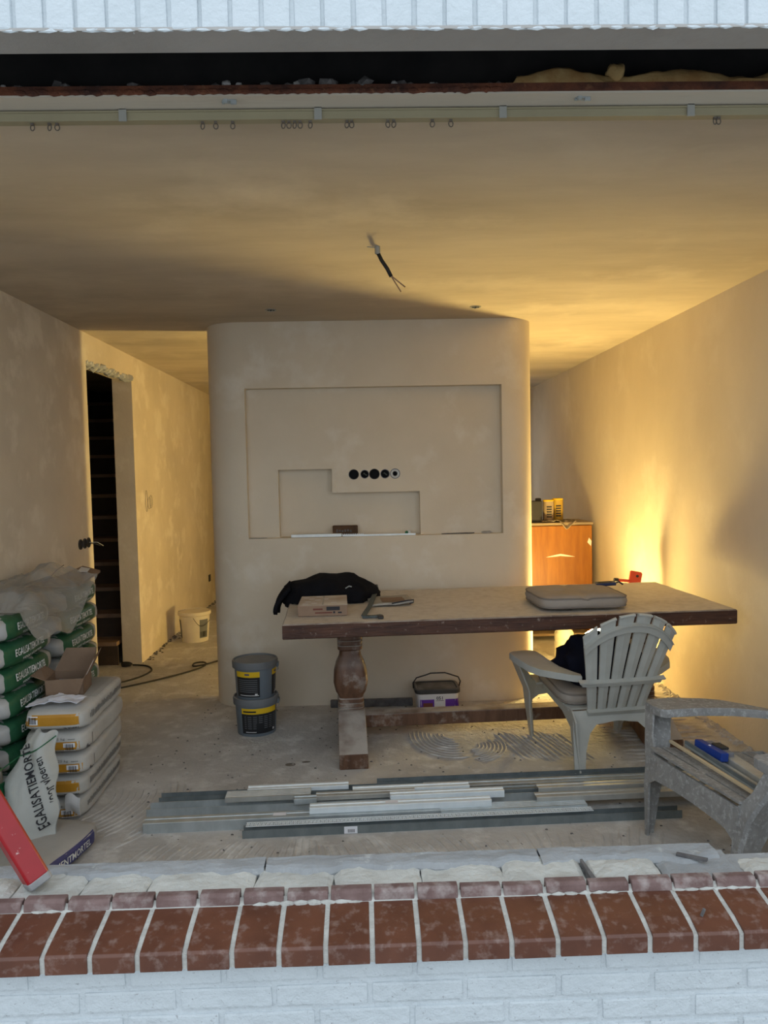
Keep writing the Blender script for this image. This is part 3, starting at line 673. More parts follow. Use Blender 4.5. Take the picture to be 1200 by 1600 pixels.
# ------------------------------------------------------------------ resin armchairs
def chair(name, label, loc, rz, mat, scale=1.0):
    e = empty(name, loc, rz, label, 'chair', 'resin garden armchairs'); e.scale = (scale,) * 3
    def lerp(tab, z):
        for (z0, a), (z1, b_) in zip(tab, tab[1:]):
            if z <= z1: return a + (b_ - a) * (z - z0) / (z1 - z0)
        return tab[-1][1]
    AZ = .50
    xo = [(0, .268), (.3, .318), (.5, .412)]
    yf = [(0, .305), (.2, .288), (.34, .262), (.5, .212)]
    yb = [(0, .262), (.06, .245), (.2, .20), (.30, .155), (.36, .130), (.44, .105), (.5, .075)]
    fw = [(0, .028), (.2, .045), (.26, .062), (.32, .085), (.4, .062), (.5, .075)]
    T = .009
    for s in (-1, 1):
        mb = MB(); zs = [i * AZ / 20 for i in range(21)]; 
        vs = []; fs = []
        for z in zs:
            X = lerp(xo, z); f = lerp(yf, z); bk = lerp(yb, z); wd = lerp(fw, z)
            vs += [(s * X, bk, z), (s * X, f - .012, z), (s * (X - .012), f, z), (s * (X - wd), f, z), (s * (X - wd), f - T, z), (s * (X - .016), f - T - .006, z), (s * (X - T), f - .018, z), (s * (X - T), bk, z)]
        for j in range(20):
            for i in range(8): fs.append((j * 8 + i, j * 8 + (i + 1) % 8, (j + 1) * 8 + (i + 1) % 8, (j + 1) * 8 + i))
        fs += [tuple(range(7, -1, -1)), tuple(160 + i for i in range(8))]
        mb.add(vs, fs); smooth_by_angle(mb.build('front_leg', mat, e), 35)
        # arm with rounded front and a downturned rim
        pl = [(.262, .20), (.28, .218), (.33, .224), (.385, .218), (.41, .195), (.414, .1), (.388, -.06), (.355, -.13), (.29, -.19), (.225, -.245), (.188, -.262), (.182, -.235), (.205, -.19), (.24, -.10), (.255, .03), (.258, .12)]
        zt = lambda y: AZ + .012 + (.010 * (y - .1) if y > .1 else -.06 * (.1 - y))
        mb = MB(); n = len(pl); P = [(s * x, y) for x, y in pl]; cx = sum(p[0] for p in P) / n
        vs = [(x, y, zt(y)) for x, y in P] + [(x + (x - cx) * .03, y * 1.0, zt(y) - .006) for x, y in P] + [(x + (x - cx) * .03, y, zt(y) - .034) for x, y in P] + [(x * 1.0, y, zt(y) - .034) for x, y in P]
        fs = [tuple(range(n)), tuple(3 * n + i for i in range(n - 1, -1, -1))] + [(j * n + i, (j + 1) * n + i, (j + 1) * n + (i + 1) % n, j * n + (i + 1) % n) for j in range(3) for i in range(n)]
        mb.add(vs, fs); smooth_by_angle(mb.build('arm', mat, e), 30)
        # rear leg: side cheek from seat rail down to the rear foot plus rear flange
        mb = MB(); xs = .232
        side = [(.20, .352), (.0, .325), (-.24, .305), (-.285, .26), (-.31, .12), (-.345, 0), (-.29, 0), (-.245, .12), (-.19, .21), (-.08, .262), (.20, .30)]
        mb.prism([(s * (xs - .012 if y > -.2 else xs), y, z) for y, z in side], (-s * T, 0, 0))
        rear = [(.225, .305), (.238, .2), (.258, 0), (.205, 0), (.182, .12), (.150, .20), (.110, .238), (.0, .25), (.0, .305)]
        mb.prism([(s * x, -.24 - (.305 - z) * .33, z) for x, z in rear], (0, T, 0))
        mb.build('rear_leg', mat, e)
    # apron between the front legs
    n = 20; mb = MB(); up = []; lo = []
    for i in range(n + 1):
        x = -.27 + .54 * i / n; up.append((x, .268, .335)); lo.append((x, .285, .235 + .018 * (1 - (x / .27) ** 2) - (.03 * max(0, abs(x) - .22) / .05)))
    mb.prism(up + lo[::-1], (0, -T, 0)); mb.build('apron', mat, e)
    # seat boards across, with a tie in the middle of every gap
    sy = [.272, .215, .145, .075, .005, -.065, -.135, -.205]
    sz = lambda y: .305 + (.36 - .305) * (y + .2) / .47
    for i in range(len(sy) - 1):
        y1, y0 = sy[i], sy[i + 1] + .010; xw = .272 if y1 > .2 else .232
        if i == 0: pts = [(-xw, y1, .338), (xw, y1, .338), (xw, y1 - .012, .357), (-xw, y1 - .012, .357), (-xw, y0, sz(y0)), (xw, y0, sz(y0))]
        mb = MB()
        mb.hexa([(-xw, y0, sz(y0) - T), (xw, y0, sz(y0) - T), (xw, y1, sz(y1) - T), (-xw, y1, sz(y1) - T), (-xw, y0, sz(y0)), (xw, y0, sz(y0)), (xw, y1, sz(y1)), (-xw, y1, sz(y1))])
        mb.box((-.018, y0 - .012, sz(y0) - .012), (.018, y0 + .002, sz(y0) - .001))
        mb.build('seat_slat', mat, e)
    # fan back of six slats
    B0 = Vector((0, -.228, .285)); BV = Vector((0, -.235, .548)); LB = BV.length; bn = Vector((0, -BV.z, BV.y)).normalized()  # points backwards/up
    bn = Vector((0, -BV.z / LB, BV.y / LB))
    def bp(u, v, d=0):
        hw = .152 + .120 * v ** 1.15; bend = .03 * u * u * v
        p = B0 + BV * v + bn * d; return Vector((u * hw, p.y + bend, p.z))
    vt = lambda u: 1.0 - .225 * u * u
    N = 6; g = .030
    for k in range(N):
        u0 = -1 + 2 * k / N + g; u1 = -1 + 2 * (k + 1) / N - g
        mb = MB(); vs = []; M_ = 14
        for j in range(M_ + 1):
            for d in (0, .010):
                for uu in (u0, (u0 + u1) / 2, u1):
                    v = vt((u0 + u1) / 2 + (uu - (u0 + u1) / 2)) * j / M_
                    vs.append(bp(uu, v, d + (0.004 if uu == (u0 + u1) / 2 else 0)))
        fs = []
        for j in range(M_):
            a, c = j * 6, (j + 1) * 6
            fs += [(a, a + 1, c + 1, c), (a + 1, a + 2, c + 2, c + 1), (a + 4, a + 3, c + 3, c + 4), (a + 5, a + 4, c + 4, c + 5), (a + 3, a, c, c + 3), (a + 2, a + 5, c + 5, c + 2)]
        fs += [(0, 3, 4, 1), (1, 4, 5, 2), (6 * M_, 6 * M_ + 1, 6 * M_ + 4, 6 * M_ + 3), (6 * M_ + 1, 6 * M_ + 2, 6 * M_ + 5, 6 * M_ + 4)]
        mb.add(vs, fs)
        # moulded lip along the slat's top edge
        lip = [bp(u0 + (u1 - u0) * i / 4, vt(u0 + (u1 - u0) * i / 4) - .006, .012) for i in range(5)]
        mb.tube(lip, .007, 6); mb.build('back_slat', mat, e)
    def band(v0f, v1f, name, ext=1.0, d0=.010, d1=.026):
        mb = MB(); n = 24; vs = []
        for i in range(n + 1):
            u = ext * (-1 + 2 * i / n)
            for v, d in ((v0f(u), d0), (v0f(u), d1), (v1f(u), d1), (v1f(u), d0)): vs.append(bp(u, v, d))
        fs = [(i * 4 + a, i * 4 + (a + 1) % 4, (i + 1) * 4 + (a + 1) % 4, (i + 1) * 4 + a) for i in range(n) for a in range(4)] + [(3, 2, 1, 0), (n * 4, n * 4 + 1, n * 4 + 2, n * 4 + 3)]
        mb.add(vs, fs); return mb.build(name, mat, e)
    band(lambda u: vt(u) - .155, lambda u: vt(u) - .085, 'arched_band', .985); band(lambda u: vt(u) - .089, lambda u: vt(u) - .080, 'arched_rim', .985, .010, .034)
    band(lambda u: .315, lambda u: .355, 'cross_bar', 1.12); band(lambda u: .353, lambda u: .366, 'cross_bar_rim', 1.18, .008, .036); band(lambda u: .012, lambda u: .05, 'lower_bar', 1.0); band(lambda u: .048, lambda u: .058, 'lower_rim', 1.0, .008, .034)
    return e
c1 = chair('garden_armchair', 'off-white resin armchair with slatted fan back pushed to the table', (1.215, 3.985, 0), R(7), m_chair)
c2 = chair('garden_armchair', 'dust-grey resin armchair at the right edge beside the window', (1.482, 2.855, 0), R(101.5), m_chair_d)
sc_ = cushion('seat_cushion', 'taupe cushion on the seat of the off-white armchair', (1.19, 4.03, .325), R(7), .45, .44, .085, 5, (R(6.5), 0))
jn = cloth_dome('dark_garment', None, m_navy, 1.235, 3.97, .48, .235, .20, .16, .395, 8.0, amp=.25)
tag(jn, 'dark navy garment bundled on the off-white armchair', 'garment')
# things on the dusty chair
al = empty('aluminium_profile', (1.365, 2.83, .357), R(97), 'grey aluminium straightedge on the dusty armchair seat', 'profile')
al.rotation_euler = (R(5), 0, R(97))
MB().box((-.27, -.02, 0), (.24, .03, .012)).build('bar', m_grey_metal, al, bevel=.002); MB().box((-.27, .022, .012), (.24, .03, .026)).build('flange', m_dark_metal, al)
wd = MB().box((-.265, -.006, 0), (.265, .008, .012)).build('wooden_lath', M('lath', (.55, .44, .28)), bevel=.002); wd.location = (1.300, 2.83, .367); wd.rotation_euler = (R(5), R(0), R(99)); tag(wd, 'thin pale wooden lath on the dusty armchair seat', 'lath')
pb = MB().box((-.22, -.02, 0), (.16, .035, .03)).build('taupe_batten', m_warm_metal, bevel=.003); pb.location = (1.435, 2.80, .350); pb.rotation_euler = (R(5), 0, R(96)); tag(pb, 'grey-brown batten lying on the dusty armchair seat', 'batten')
bl = empty('measuring_device', (1.365, 2.93, .372), R(-82), 'blue and grey measuring device lying on the dusty armchair', 'device')
bl.rotation_euler = (R(-5), R(0), R(-79))
MB().box((-.09, -.025, 0), (.08, .010, .035)).build('body', m_blue, bl, bevel=.006, seg=2); MB().box((-.085, .010, 0), (.06, .05, .030)).build('grip', m_greyp, bl, bevel=.006, seg=2); MB().box((-.03, .008, .0305), (.03, .048, .040)).build('battery', m_blackp, bl, bevel=.003)
d = MB().lathe([(.006, 0), (.004, .002)], 10, (-.01, -.012, .035)).build('button', m_sticker, bl)

# ------------------------------------------------------------------ pails, bucket, tub
def pail(loc, rz, label, second):
    e = empty('plastic_pail', loc, rz, label, 'pail', 'stacked grey pails'); r = .124
    pr = [(r * .90, 0), (r * .91, .004), (r * .98, .18), (r * .985, .185)]
    body = smooth_by_angle(MB().lathe(pr, 40).build('body', m_pail, e), 40)
    lid = smooth_by_angle(MB().lathe([(r * 1.03, .178), (r * 1.075, .18), (r * 1.085, .212), (r * 1.06, .221), (r * 1.0, .222), (r * .97, .214), (.001, .214)], 40, caps=False).build('lid', m_lid, e), 40)
    def cyl(a0, a1, z0, z1, mi, mb, lift=.0012, n=14):
        def f(u, v):
            a = a0 + (a1 - a0) * u; z = z0 + (z1 - z0) * v; rr = r * (.905 + .075 * z / .18) + lift; return (rr * math.sin(a), -rr * math.cos(a), z)
        mb.grid(f, n, 1, mi)
    mb = MB()
    if not second:
        A = [(-1.0, .28), (1.0, 1.55)]
    else: A = [(-.62, 1.3)]
    for a0, a1 in A:
        cyl(a0, a1, .135, .168, 1, mb); cyl(a0, a1, .018, .135, 0, mb)
        for i in range(7): cyl(a0 + .15, a1 - .12, .048 + i * .0115, .0515 + i * .0115, 2, mb, .002, 6)
        cyl(a0 + .2, a1 - .05 if not second else a1 - .9, .026, .030, 3, mb, .002, 5); cyl(a1 - .25, a1 - .12, .026, .04, 3, mb, .0022, 2)
        if second: cyl(a0 + .75, a0 + 1.15, .02, .075, 0, mb, .0024, 4); cyl(a0 + .1, a0 + .75, .145, .154, 0, mb, .002, 5)
        else: cyl((a0 + a1) / 2 - .1, (a0 + a1) / 2 + .14, .148, .157, 4, mb, .002, 3)
    mb.build('label', [m_lblack, m_yellow, m_lgrey, m_lwhite, m_bluebag], body, fix=False)
    b_ = MB(); b_.tube([(r * 1.09 * math.sin(a), -r * 1.09 * math.cos(a), .172 - .02 * math.cos((a - 1.5) * 2)) for a in [1.2 + i * .12 for i in range(9)]], .0022, 6); b_.build('handle', m_grey_metal, e)
    b_ = MB(); b_.box((r * 1.0, -.03, .17), (r * 1.12, .03, .195)); b_.build('ear', m_pail, e, bevel=.004)
    return e
p1 = pail((-.672, 4.47, 0), 0, 'lower grey plastic pail standing on the floor by the partition', True)
p2 = pail((-.672, 4.475, .2145), R(4), 'upper grey plastic pail stacked on the other beside partition', False); 
wb = empty('paint_bucket', (-1.60, 7.02, 0), 0, 'cream white bucket standing at the foot of the passage wall', 'bucket')
bd = smooth_by_angle(MB().lathe([(.118, 0), (.120, .006), (.138, .24), (.146, .245), (.150, .25), (.150, .278), (.143, .28), (.140, .27), (.116, .02), (.001, .02)], 36, caps=False).build('body', m_bucket, wb), 40)
smooth_by_angle(MB().lathe([(.138, .272), (.001, .268)], 36, caps=False).build('lid', m_bucket, wb), 40)
mb = MB()
for a0, a1, z0, z1, mi in ((-1.5, -.9, .04, .21, 0), (-1.45, -1.0, .165, .2, 1), (.55, 1.25, .04, .21, 0), (.6, 1.2, .05, .1, 1)):
    mb.grid(lambda u, v: ((.1215 + .073 * (z0 + (z1 - z0) * v)) * math.sin(a0 + (a1 - a0) * u), -(.1215 + .073 * (z0 + (z1 - z0) * v)) * math.cos(a0 + (a1 - a0) * u), z0 + (z1 - z0) * v), 6, 1, mi)
mb.build('label', [m_lgrey, m_lblack], bd, fix=False)
MB().tube([(.02 + .125 * u, -.150 + .12 * u ** 3, .235 - .08 * math.sin(u * 2.6)) for u in [i / 10 for i in range(11)]], .0025, 6).build('handle', m_cable, wb)
# purple paint tub
pt_ = empty('paint_tub', (.43, 4.76, 0), R(2), 'purple and white paint tub with black lid behind the table stretcher', 'paint tub')
def rrect(w_, d_, r_, n_=5):
    P = []
    for cx, cy, a in ((w_ - r_, d_ - r_, 0), (-w_ + r_, d_ - r_, 90), (-w_ + r_, -d_ + r_, 180), (w_ - r_, -d_ + r_, 270)):
        P += [(cx + r_ * math.cos(R(a + 90 * i / n_)), cy + r_ * math.sin(R(a + 90 * i / n_))) for i in range(n_ + 1)]
    return P
def loft(mb, secs, mi=0):
    n_ = len(secs[0][0]); vs = [(x, y, z) for P, z in secs for x, y in P]; m_ = len(secs)
    fs = [(j * n_ + i, j * n_ + (i + 1) % n_, (j + 1) * n_ + (i + 1) % n_, (j + 1) * n_ + i) for j in range(m_ - 1) for i in range(n_)] + [tuple(range(n_ - 1, -1, -1)), tuple((m_ - 1) * n_ + i for i in range(n_))]
    return mb.add(vs, fs, mi)
body = smooth_by_angle(loft(MB(), [(rrect(.122, .085, .03), 0), (rrect(.134, .095, .035), .135)]).build('body', m_tubw, pt_), 40)
smooth_by_angle(loft(MB(), [(rrect(.139, .100, .036), .133), (rrect(.143, .104, .038), .137), (rrect(.143, .104, .038), .158), (rrect(.138, .099, .036), .163), (rrect(.125, .088, .03), .163), (rrect(.120, .083, .028), .156)]).build('lid', m_tublid, pt_), 30)
d = Decal(body, (0, -.1, .06), (1, 0, 0), (0, 0, 1), .001)
d.rect(-.125, -.055, -.025, .037, 0, 8, 2); d.rect(.045, -.055, .128, .037, 0, 6, 2); d.rect(-.095, -.055, -.035, .015, 1, 3, 2, .0006); d.rect(-.022, -.05, .042, .07, 2, 3, 2, .0003); d.text('051', .008, .045, .04, .022, 3, bold=.02); d.rect(-.015, .027, .035, .030, 3, 1, 1, .0008); d.rect(-.012, .0, .03, .018, 4, 1, 1, .0008)
d.text('O', .04, -.02, .016, .02, 3, bold=.05, lift=.0015); d.text('O', .075, -.028, .022, .022, 2, bold=.05, lift=.0015)
d.build('label', [m_purple, m_brown, m_tubw, m_ink, m_lwhite])
MB().tube([(-.146, 0, .15), (-.15, -.03, .19), (-.13, -.045, .225), (-.07, -.05, .243), (-.04, -.05, .253), (.05, -.05, .253), (.08, -.05, .243), (.135, -.045, .222), (.15, -.03, .19), (.146, 0, .15)], .0045, 8).build('handle', m_blackp, pt_, smooth=True)
sk = MB().box((-.25, 4.86, .0), (.285, 4.885, .05)).build('floor_batten', m_rubble, bevel=.004); sk.rotation_euler = (0, 0, 0); tag(sk, 'grey batten lying along the foot of the partition', 'batten')

# ------------------------------------------------------------------ extension cord
cd = empty('extension_cord', (-1.95, 6.09, 0), 0, 'black extension cord with plug lying across the passage floor', 'cord')
def cpath(pts):
    out = []
    P = [Vector(p) for p in pts]
    for i in range(len(P) - 1):
        p0, p1, p2, p3 = P[max(i - 1, 0)], P[i], P[i + 1], P[min(i + 2, len(P) - 1)]
        for k in range(6):
            t = k / 6; out.append(.5 * ((2 * p1) + (p2 - p0) * t + (2 * p0 - 5 * p1 + 4 * p2 - p3) * t * t + (3 * p1 - p0 - 3 * p2 + p3) * t ** 3))
    return out + [P[-1]]
off = Vector((-1.95, 6.09, 0))
q = [(-1.90, 6.10, .012), (-1.80, 6.09, .007), (-1.735, 6.02, .007), (-1.70, 5.90, .007), (-1.75, 5.72, .007), (-1.90, 5.54, .007), (-2.1, 5.40, .007), (-2.12, 5.32, .007), (-1.98, 5.36, .007), (-1.785, 5.46, .007), (-1.53, 5.70, .007), (-1.37, 5.90, .007), (-1.30, 6.02, .014), (-1.33, 6.12, .014), (-1.40, 6.10, .014), (-1.39, 6.0, .014), (-1.31, 6.02, .018), (-1.18, 6.24, .007), (-.8, 6.6, .007)]
MB().tube([Vector(p) - off for p in cpath(q)], .0065, 8).build('cord', m_cable, cd, smooth=True)
MB().lathe([(.008, -.05), (.018, -.03), (.022, 0), (.02, .03), (.012, .035)], 14).build('plug', m_cable, cd).matrix_local = Matrix.Translation((0, .0, .022)) @ Matrix.Rotation(R(-90), 4, 'Y')

# ------------------------------------------------------------------ steel profiles on the floor
rotS = R(1.8)
def profile(kind, x0, x1, y, z, wd, ht, mat, label, sticker=None, rz=rotS):
    L = (x1 - x0) / 2; e = empty('steel_profile', ((x0 + x1) / 2, y, z), rz, label, 'steel profile', 'galvanised steel profiles on the floor')
    t = .0025; mb = MB(); h = wd / 2
    if kind == 'U':     # open upward channel
        mb.prism([(-L, -h, 0), (-L, h, 0), (-L, h, ht), (-L, h - t, ht), (-L, h - t, t), (-L, -h + t, t), (-L, -h + t, ht), (-L, -h, ht)], (2 * L, 0, 0))
    elif kind == 'N':   # closed side up (lying upside down) with ribs
        mb.prism([(-L, -h, 0), (-L, -h, ht - .002), (-L, -h + .002, ht), (-L, -h * .35, ht), (-L, -h * .28, ht - .003), (-L, h * .28, ht - .003), (-L, h * .35, ht), (-L, h - .002, ht), (-L, h, ht - .002), (-L, h, 0), (-L, h - t, 0), (-L, h - t, ht - t - .003), (-L, -h + t, ht - t - .003), (-L, -h + t, 0)], (2 * L, 0, 0))
    elif kind == 'R':   # ribbed stud
        pr = [(-h, 0), (-h, ht)]
        k = 5
        for i in range(k):
            a = -h + wd * i / k; pr += [(a + .001, ht), (a + wd / k * .6, ht), (a + wd / k * .66, ht - .004), (a + wd / k * .94, ht - .004)]
        pr += [(h, ht), (h, 0), (h - t, 0), (h - t, ht - .008), (-h + t, ht - .008), (-h + t, 0)]
        mb.prism([(-L, y_, z_) for y_, z_ in pr], (2 * L, 0, 0))
    o_ = mb.build('channel', mat, e)
    if sticker:
        d_ = Decal(o_, ((sticker - (x0 + x1) / 2), 0, ht), (1, 0, 0), (0, 1, 0), .0008) if kind != 'U' else Decal(o_, ((sticker - (x0 + x1) / 2), -h, ht / 2), (1, 0, 0), (0, 0, 1), .0008)
        hh = min(h, .018) * .8 if kind != 'U' else ht * .45
        d_.rect(-.028, -hh, .028, hh, 0, 2, 1)
        for i in range(6): d_.rect(-.012 + i * .005, -hh * .7, -.0095 + i * .005, hh * .2, 1, 1, 1, .0006)
        d_.build('sticker', [m_sticker, m_ink])
    return e
profile('U', .03, 1.80, 3.600, 0, .05, .045, m_dark_metal, 'long dark steel channel furthest from the window in the pile')
profile('U', -.98, .42, 3.500, 0, .055, .045, m_dark_metal, 'dark steel channel at the far left of the pile')
profile('N', .25, 1.75, 3.530, 0, .06, .045, m_grey_metal, 'grey steel stud beside the furthest dark channel')
profile('N', -.575, -.105, 3.500, .046, .05, .018, m_light_metal, 'short bright steel piece at the far side, left of centre')
profile('U', -1.0, .92, 3.385, 0, .075, .05, m_grey_metal, 'wide grey steel channel sticking out furthest left')
profile('N', -.085, .455, 3.440, .046, .05, .024, m_light_metal, 'short bright steel piece at the far side near the centre')
profile('R', -.66, -.275, 3.408, .05, .075, .022, m_warm_metal, 'short ribbed steel stud on top of the left half')
profile('N', .35, 1.80, 3.455, 0, .06, .05, m_dark_metal, 'dark steel stud in the middle right of the pile')
profile('N', -.25, .20, 3.385, .051, .05, .02, m_warm_metal, 'dull brownish steel strip in the middle of the pile')
profile('N', -.345, -.245, 3.345, .051, .045, .024, m_grey_metal, 'very short grey steel offcut left of the centre')
profile('N', .085, .60, 3.345, .051, .046, .03, m_light_metal, 'bright steel piece on top at the centre right')
profile('N', -.98, .30, 3.245, 0, .065, .045, m_grey_metal, 'light grey steel stud at the near left of the pile', -.4)
profile('N', -.27, .53, 3.270, .046, .05, .026, m_light_metal, 'longest bright steel piece with a label near the front', .09)
profile('R', .30, .95, 3.265, 0, .07, .046, m_grey_metal, 'grey ribbed steel stud near the front centre right')
profile('N', .76, 1.72, 3.400, .051, .05, .024, m_warm_metal, 'brown-grey steel stud on top at the far right end')
profile('N', .735, 1.70, 3.325, .04, .055, .026, m_warm_metal, 'pale brown-grey steel stud on top at the near right end')
f_ = profile('U', -.545, 1.345, 3.175, 0, .05, .034, m_dark_metal, 'dark steel channel nearest the window carrying a perforated strip', -.09)
ps = empty('perforated_strip', (.215, 3.195, .0345), rotS, 'white perforated corner bead lying on the nearest channel', 'corner bead')
mb = MB(); L0 = .75
mb.box((-L0, -.020, 0), (L0, -.014, .003)); mb.box((-L0, .014, 0), (L0, .020, .003)); mb.box((-L0, -.002, 0), (L0, .002, .003))
n = 90
for i in range(n):
    xx = -L0 + 2 * L0 * i / n; w_ = 2 * L0 / n
    mb.prism([(xx, -.014, .0005), (xx + .004, -.014, .0005), (xx + .5 * w_ + .002, 0, .0005), (xx + .5 * w_ - .002, 0, .0005)], (0, 0, .002)); mb.prism([(xx + w_ - .004, -.014, .0005), (xx + w_, -.014, .0005), (xx + .5 * w_ + .002, 0, .0005), (xx + .5 * w_ - .002, 0, .0005)], (0, 0, .002))
    mb.prism([(xx + .5 * w_ - .002, 0, .0005), (xx + .5 * w_ + .002, 0, .0005), (xx + .004, .014, .0005), (xx, .014, .0005)], (0, 0, .002)); mb.prism([(xx + .5 * w_ - .002, 0, .0005), (xx + .5 * w_ + .002, 0, .0005), (xx + w_, .014, .0005), (xx + w_ - .004, .014, .0005)], (0, 0, .002))
mb.build('mesh_web', m_light_metal, ps)

# ------------------------------------------------------------------ sacks
def sack_mesh(L, W, H, seed, p=4.5, nx=14, ny=20, nz=8, lump=.010):
    bm = bmesh.new(); bmesh.ops.create_cube(bm, size=2)
    bmesh.ops.subdivide_edges(bm, edges=bm.edges[:], cuts=9, use_grid_fill=True)
    mb = MB(); vs = []
    for v in bm.verts:
        c = v.co; q = (abs(c.x) ** p + abs(c.y) ** p + abs(c.z) ** p) ** (1 / p); c = c / q
        x, y, z = c.x * W / 2, c.y * L / 2, c.z * H / 2
        ends = abs(c.y) ** 6
        z *= 1 - .25 * ends; x *= 1 - .04 * ends
        z *= 1 - .12 * abs(c.x) ** 4
        nn = fbm((x * 7 + seed * 5, y * 7, z * 7), 1, 3); pl_ = .004 * math.sin(math.atan2(z, x) * 9 + seed) * ends
        x += lump * .6 * nn + pl_; z += lump * .5 * fbm((x * 6 + seed * 9, y * 6, 5), 1, 2) * (1 if abs(c.z) < .9 else .5); y += lump * .6 * fbm((x * 8, y * 8, z * 8 + seed), 1, 2)
        vs.append((x, y, z))
    fs = [tuple(v.index for v in f.verts) for f in bm.faces]; bm.free(); mb.add(vs, fs); return mb
GL, GW, GH = .57, .288, .119
gproto = []
for i in range(3):
    o = sack_mesh(GL, GW, GH, i + 1).build('mortar_sack', m_sack, None, smooth=True); o.location = (0, 0, -5)
    d = Decal(o, (GW / 2, -.02, .008), (0, 1, 0), (0, 0, 1), .0055); d.text('EGALISATIEMORTEL', -.012, .002, .29, .034, 0, bold=.012, lift=.001); d.text('voor vloeren', .0, -.031, .20, .017, 0, bold=.008, lift=.001, shear=.25); d.build('print', [m_txt])
    gproto.append(o)
ordn = ['topmost', 'second from top', 'third from top', 'fourth from top', 'fifth from top', 'sixth from top', 'seventh from top', 'eighth from top', 'ninth from top', 'tenth from top']
rg = random.Random(4)
gu = [False] * 3
def green_stack(cx, cy, n, pitch, where, skew=0, rzs=None):
    for k in range(n):
        i = (k * 2 + n) % 3
        if not gu[i]: o = gproto[i]; gu[i] = True
        else: o = copy_tree(gproto[i])
        o.location = (cx + rg.uniform(-.008, .008) + (skew * k), cy + rg.uniform(-.012, .012), pitch * (k + .5) + .003)
        o.rotation_euler = (rg.uniform(-.01, .01), rg.uniform(-.02, .02), rg.uniform(-.02, .03))
        tag(o, 'green and white mortar sack, %s of the stack %s' % (ordn[n - 1 - k], where), 'sack', 'green mortar sacks')
green_stack(-1.700, 3.545, 8, .115, 'beside the white sacks')
green_stack(-1.698, 4.19, 8, .117, 'nearest the doorway')
green_stack(-1.66, 2.94, 4, .115, 'nearest the window', -.006)

# white sacks
WL, WW, WH = .62, .275, .103
def white_sack(z, label, seed, flip, dx=0, dy=0, rz=0):
    e = empty('cement_sack', (-1.425 + dx, 3.635 + dy, z), R(2) + rz, label, 'sack', 'white sacks with orange bands')
    o = sack_mesh(WL, WW, WH, seed, 8.5, lump=.006).build('bag', m_wbag, e, smooth=True); o.location = (0, 0, WH / 2)
    d = Decal(o, (0, -WL / 2, 0), (1, 0, 0), (0, 0, 1), .002)
    d.rect(-.126, -.016, .108, .032, 0, 14, 4) if not flip else d.rect(-.126, -.036, .112, .010, 0, 14, 4)
    by = (-.010, .027) if not flip else (-.032, .005)
    bx0 = -.116 if not flip else .045
    d.rect(bx0, by[0], bx0 + .05, by[1], 1, 3, 2, .0006)
    for i in range(9): d.rect(bx0 + .008 + i * .004, by[0] + .004, bx0 + .008 + i * .004 + (.0026 if i % 3 else .0016), by[1] - .004, 2, 1, 2, .0014)
    if not flip: d.text('AMMOR 401', .072, -.030, .065, .011, 2, rot=math.pi, bold=.02); d.text('25 kg', -.08, -.026, .035, .009, 3, bold=.01)
    else: d.text('25 kg', .03, .022, .045, .013, 3, bold=.005); d.text('AMMOR 401', -.08, .028, .055, .010, 2, bold=.02); d.rect(.065, .019, .095, .022, 3, 2, 1)
    d.build('print', [m_orange, m_sticker, m_ink, m_inkgrey])
    d = Decal(o, (WW / 2, 0, 0), (0, 1, 0), (0, 0, 1), .002); rgs = random.Random(seed)
    if not flip or seed > 3:
        for i in range(30):
            yy = -.24 + i * .0165; h_ = rgs.uniform(.012, .024); d.rect(yy, -h_ * .4, yy + .0085, h_, 0, 1, 3)
    else:
        d.text('fac', -.25, -.028, .04, .022, 1, bold=.02); d.rect(-.215, -.03, -.211, .02, 1, 1, 3)
    d.build('side_print', [m_inkgrey, m_ink])
    return e, o
e5, o5 = white_sack(.412, 'topmost white sack of the orange-banded stack, with papers on it', 1, False, .035, -.03, R(0))
d = Decal(o5, (0, 0, WH / 2), (0, 1, 0), (-1, 0, 0), .002)
for i in range(16): d.rect(-.10 + i * .022, -.12, -.088 + i * .022, .10, 0, 2, 8)
d.build('top_print', [M('pale_print', (.42, .41, .38))])
white_sack(.309, 'second white sack from top of the orange-banded stack', 2, True, .03, -.02, R(-1)); white_sack(.206, 'middle white sack of the orange-banded stack, corner turned up', 3, True, .025, -.01, R(1)); white_sack(.103, 'second lowest white sack of the orange-banded stack, torn corner', 6, False, .012, .0); e1, o1 = white_sack(0.0, 'lowest white sack of the orange-banded stack on the floor', 7, True, .0, .0, R(-1))
# torn corner flaps
b = MB(); b.grid(lambda u, v: (.07 + .065 * u, -.315 - .012 * math.sin(v * 3) - .006 * u, .125 - .075 * v + .012 * math.sin(u * 5)), 6, 8); o = b.build('torn_flap', m_lwhite, e1, fix=False); md = o.modifiers.new('t', 'SOLIDIFY'); md.thickness = .003
# cardboard box with open flaps on the white sacks
cb = empty('open_carton', (-1.425, 3.60, .516), R(8), 'brown cardboard carton with open flaps on the white sacks', 'carton')
w_, d_, h_ = .17, .17, .075; t = .004
b = MB(); b.box((-w_/2, -d_/2, 0), (w_/2, d_/2, t)); b.box((-w_/2, -d_/2, 0), (w_/2, -d_/2 + t, h_)); b.box((-w_/2, d_/2 - t, 0), (w_/2, d_/2, h_)); b.box((-w_/2, -d_/2, 0), (-w_/2 + t, d_/2, h_)); b.box((w_/2 - t, -d_/2, 0), (w_/2, d_/2, h_)); b.build('tray', m_card, cb)
def flap(p, name='flap'): return MB().prism(p, (0.003, .003, .002)).build(name, m_card, cb)
flap([(-w_/2, -d_/2, h_), (-w_/2, d_/2, h_), (-w_/2 - .075, d_/2 - .01, h_ + .055), (-w_/2 - .085, -d_/2 + .02, h_ + .03)])
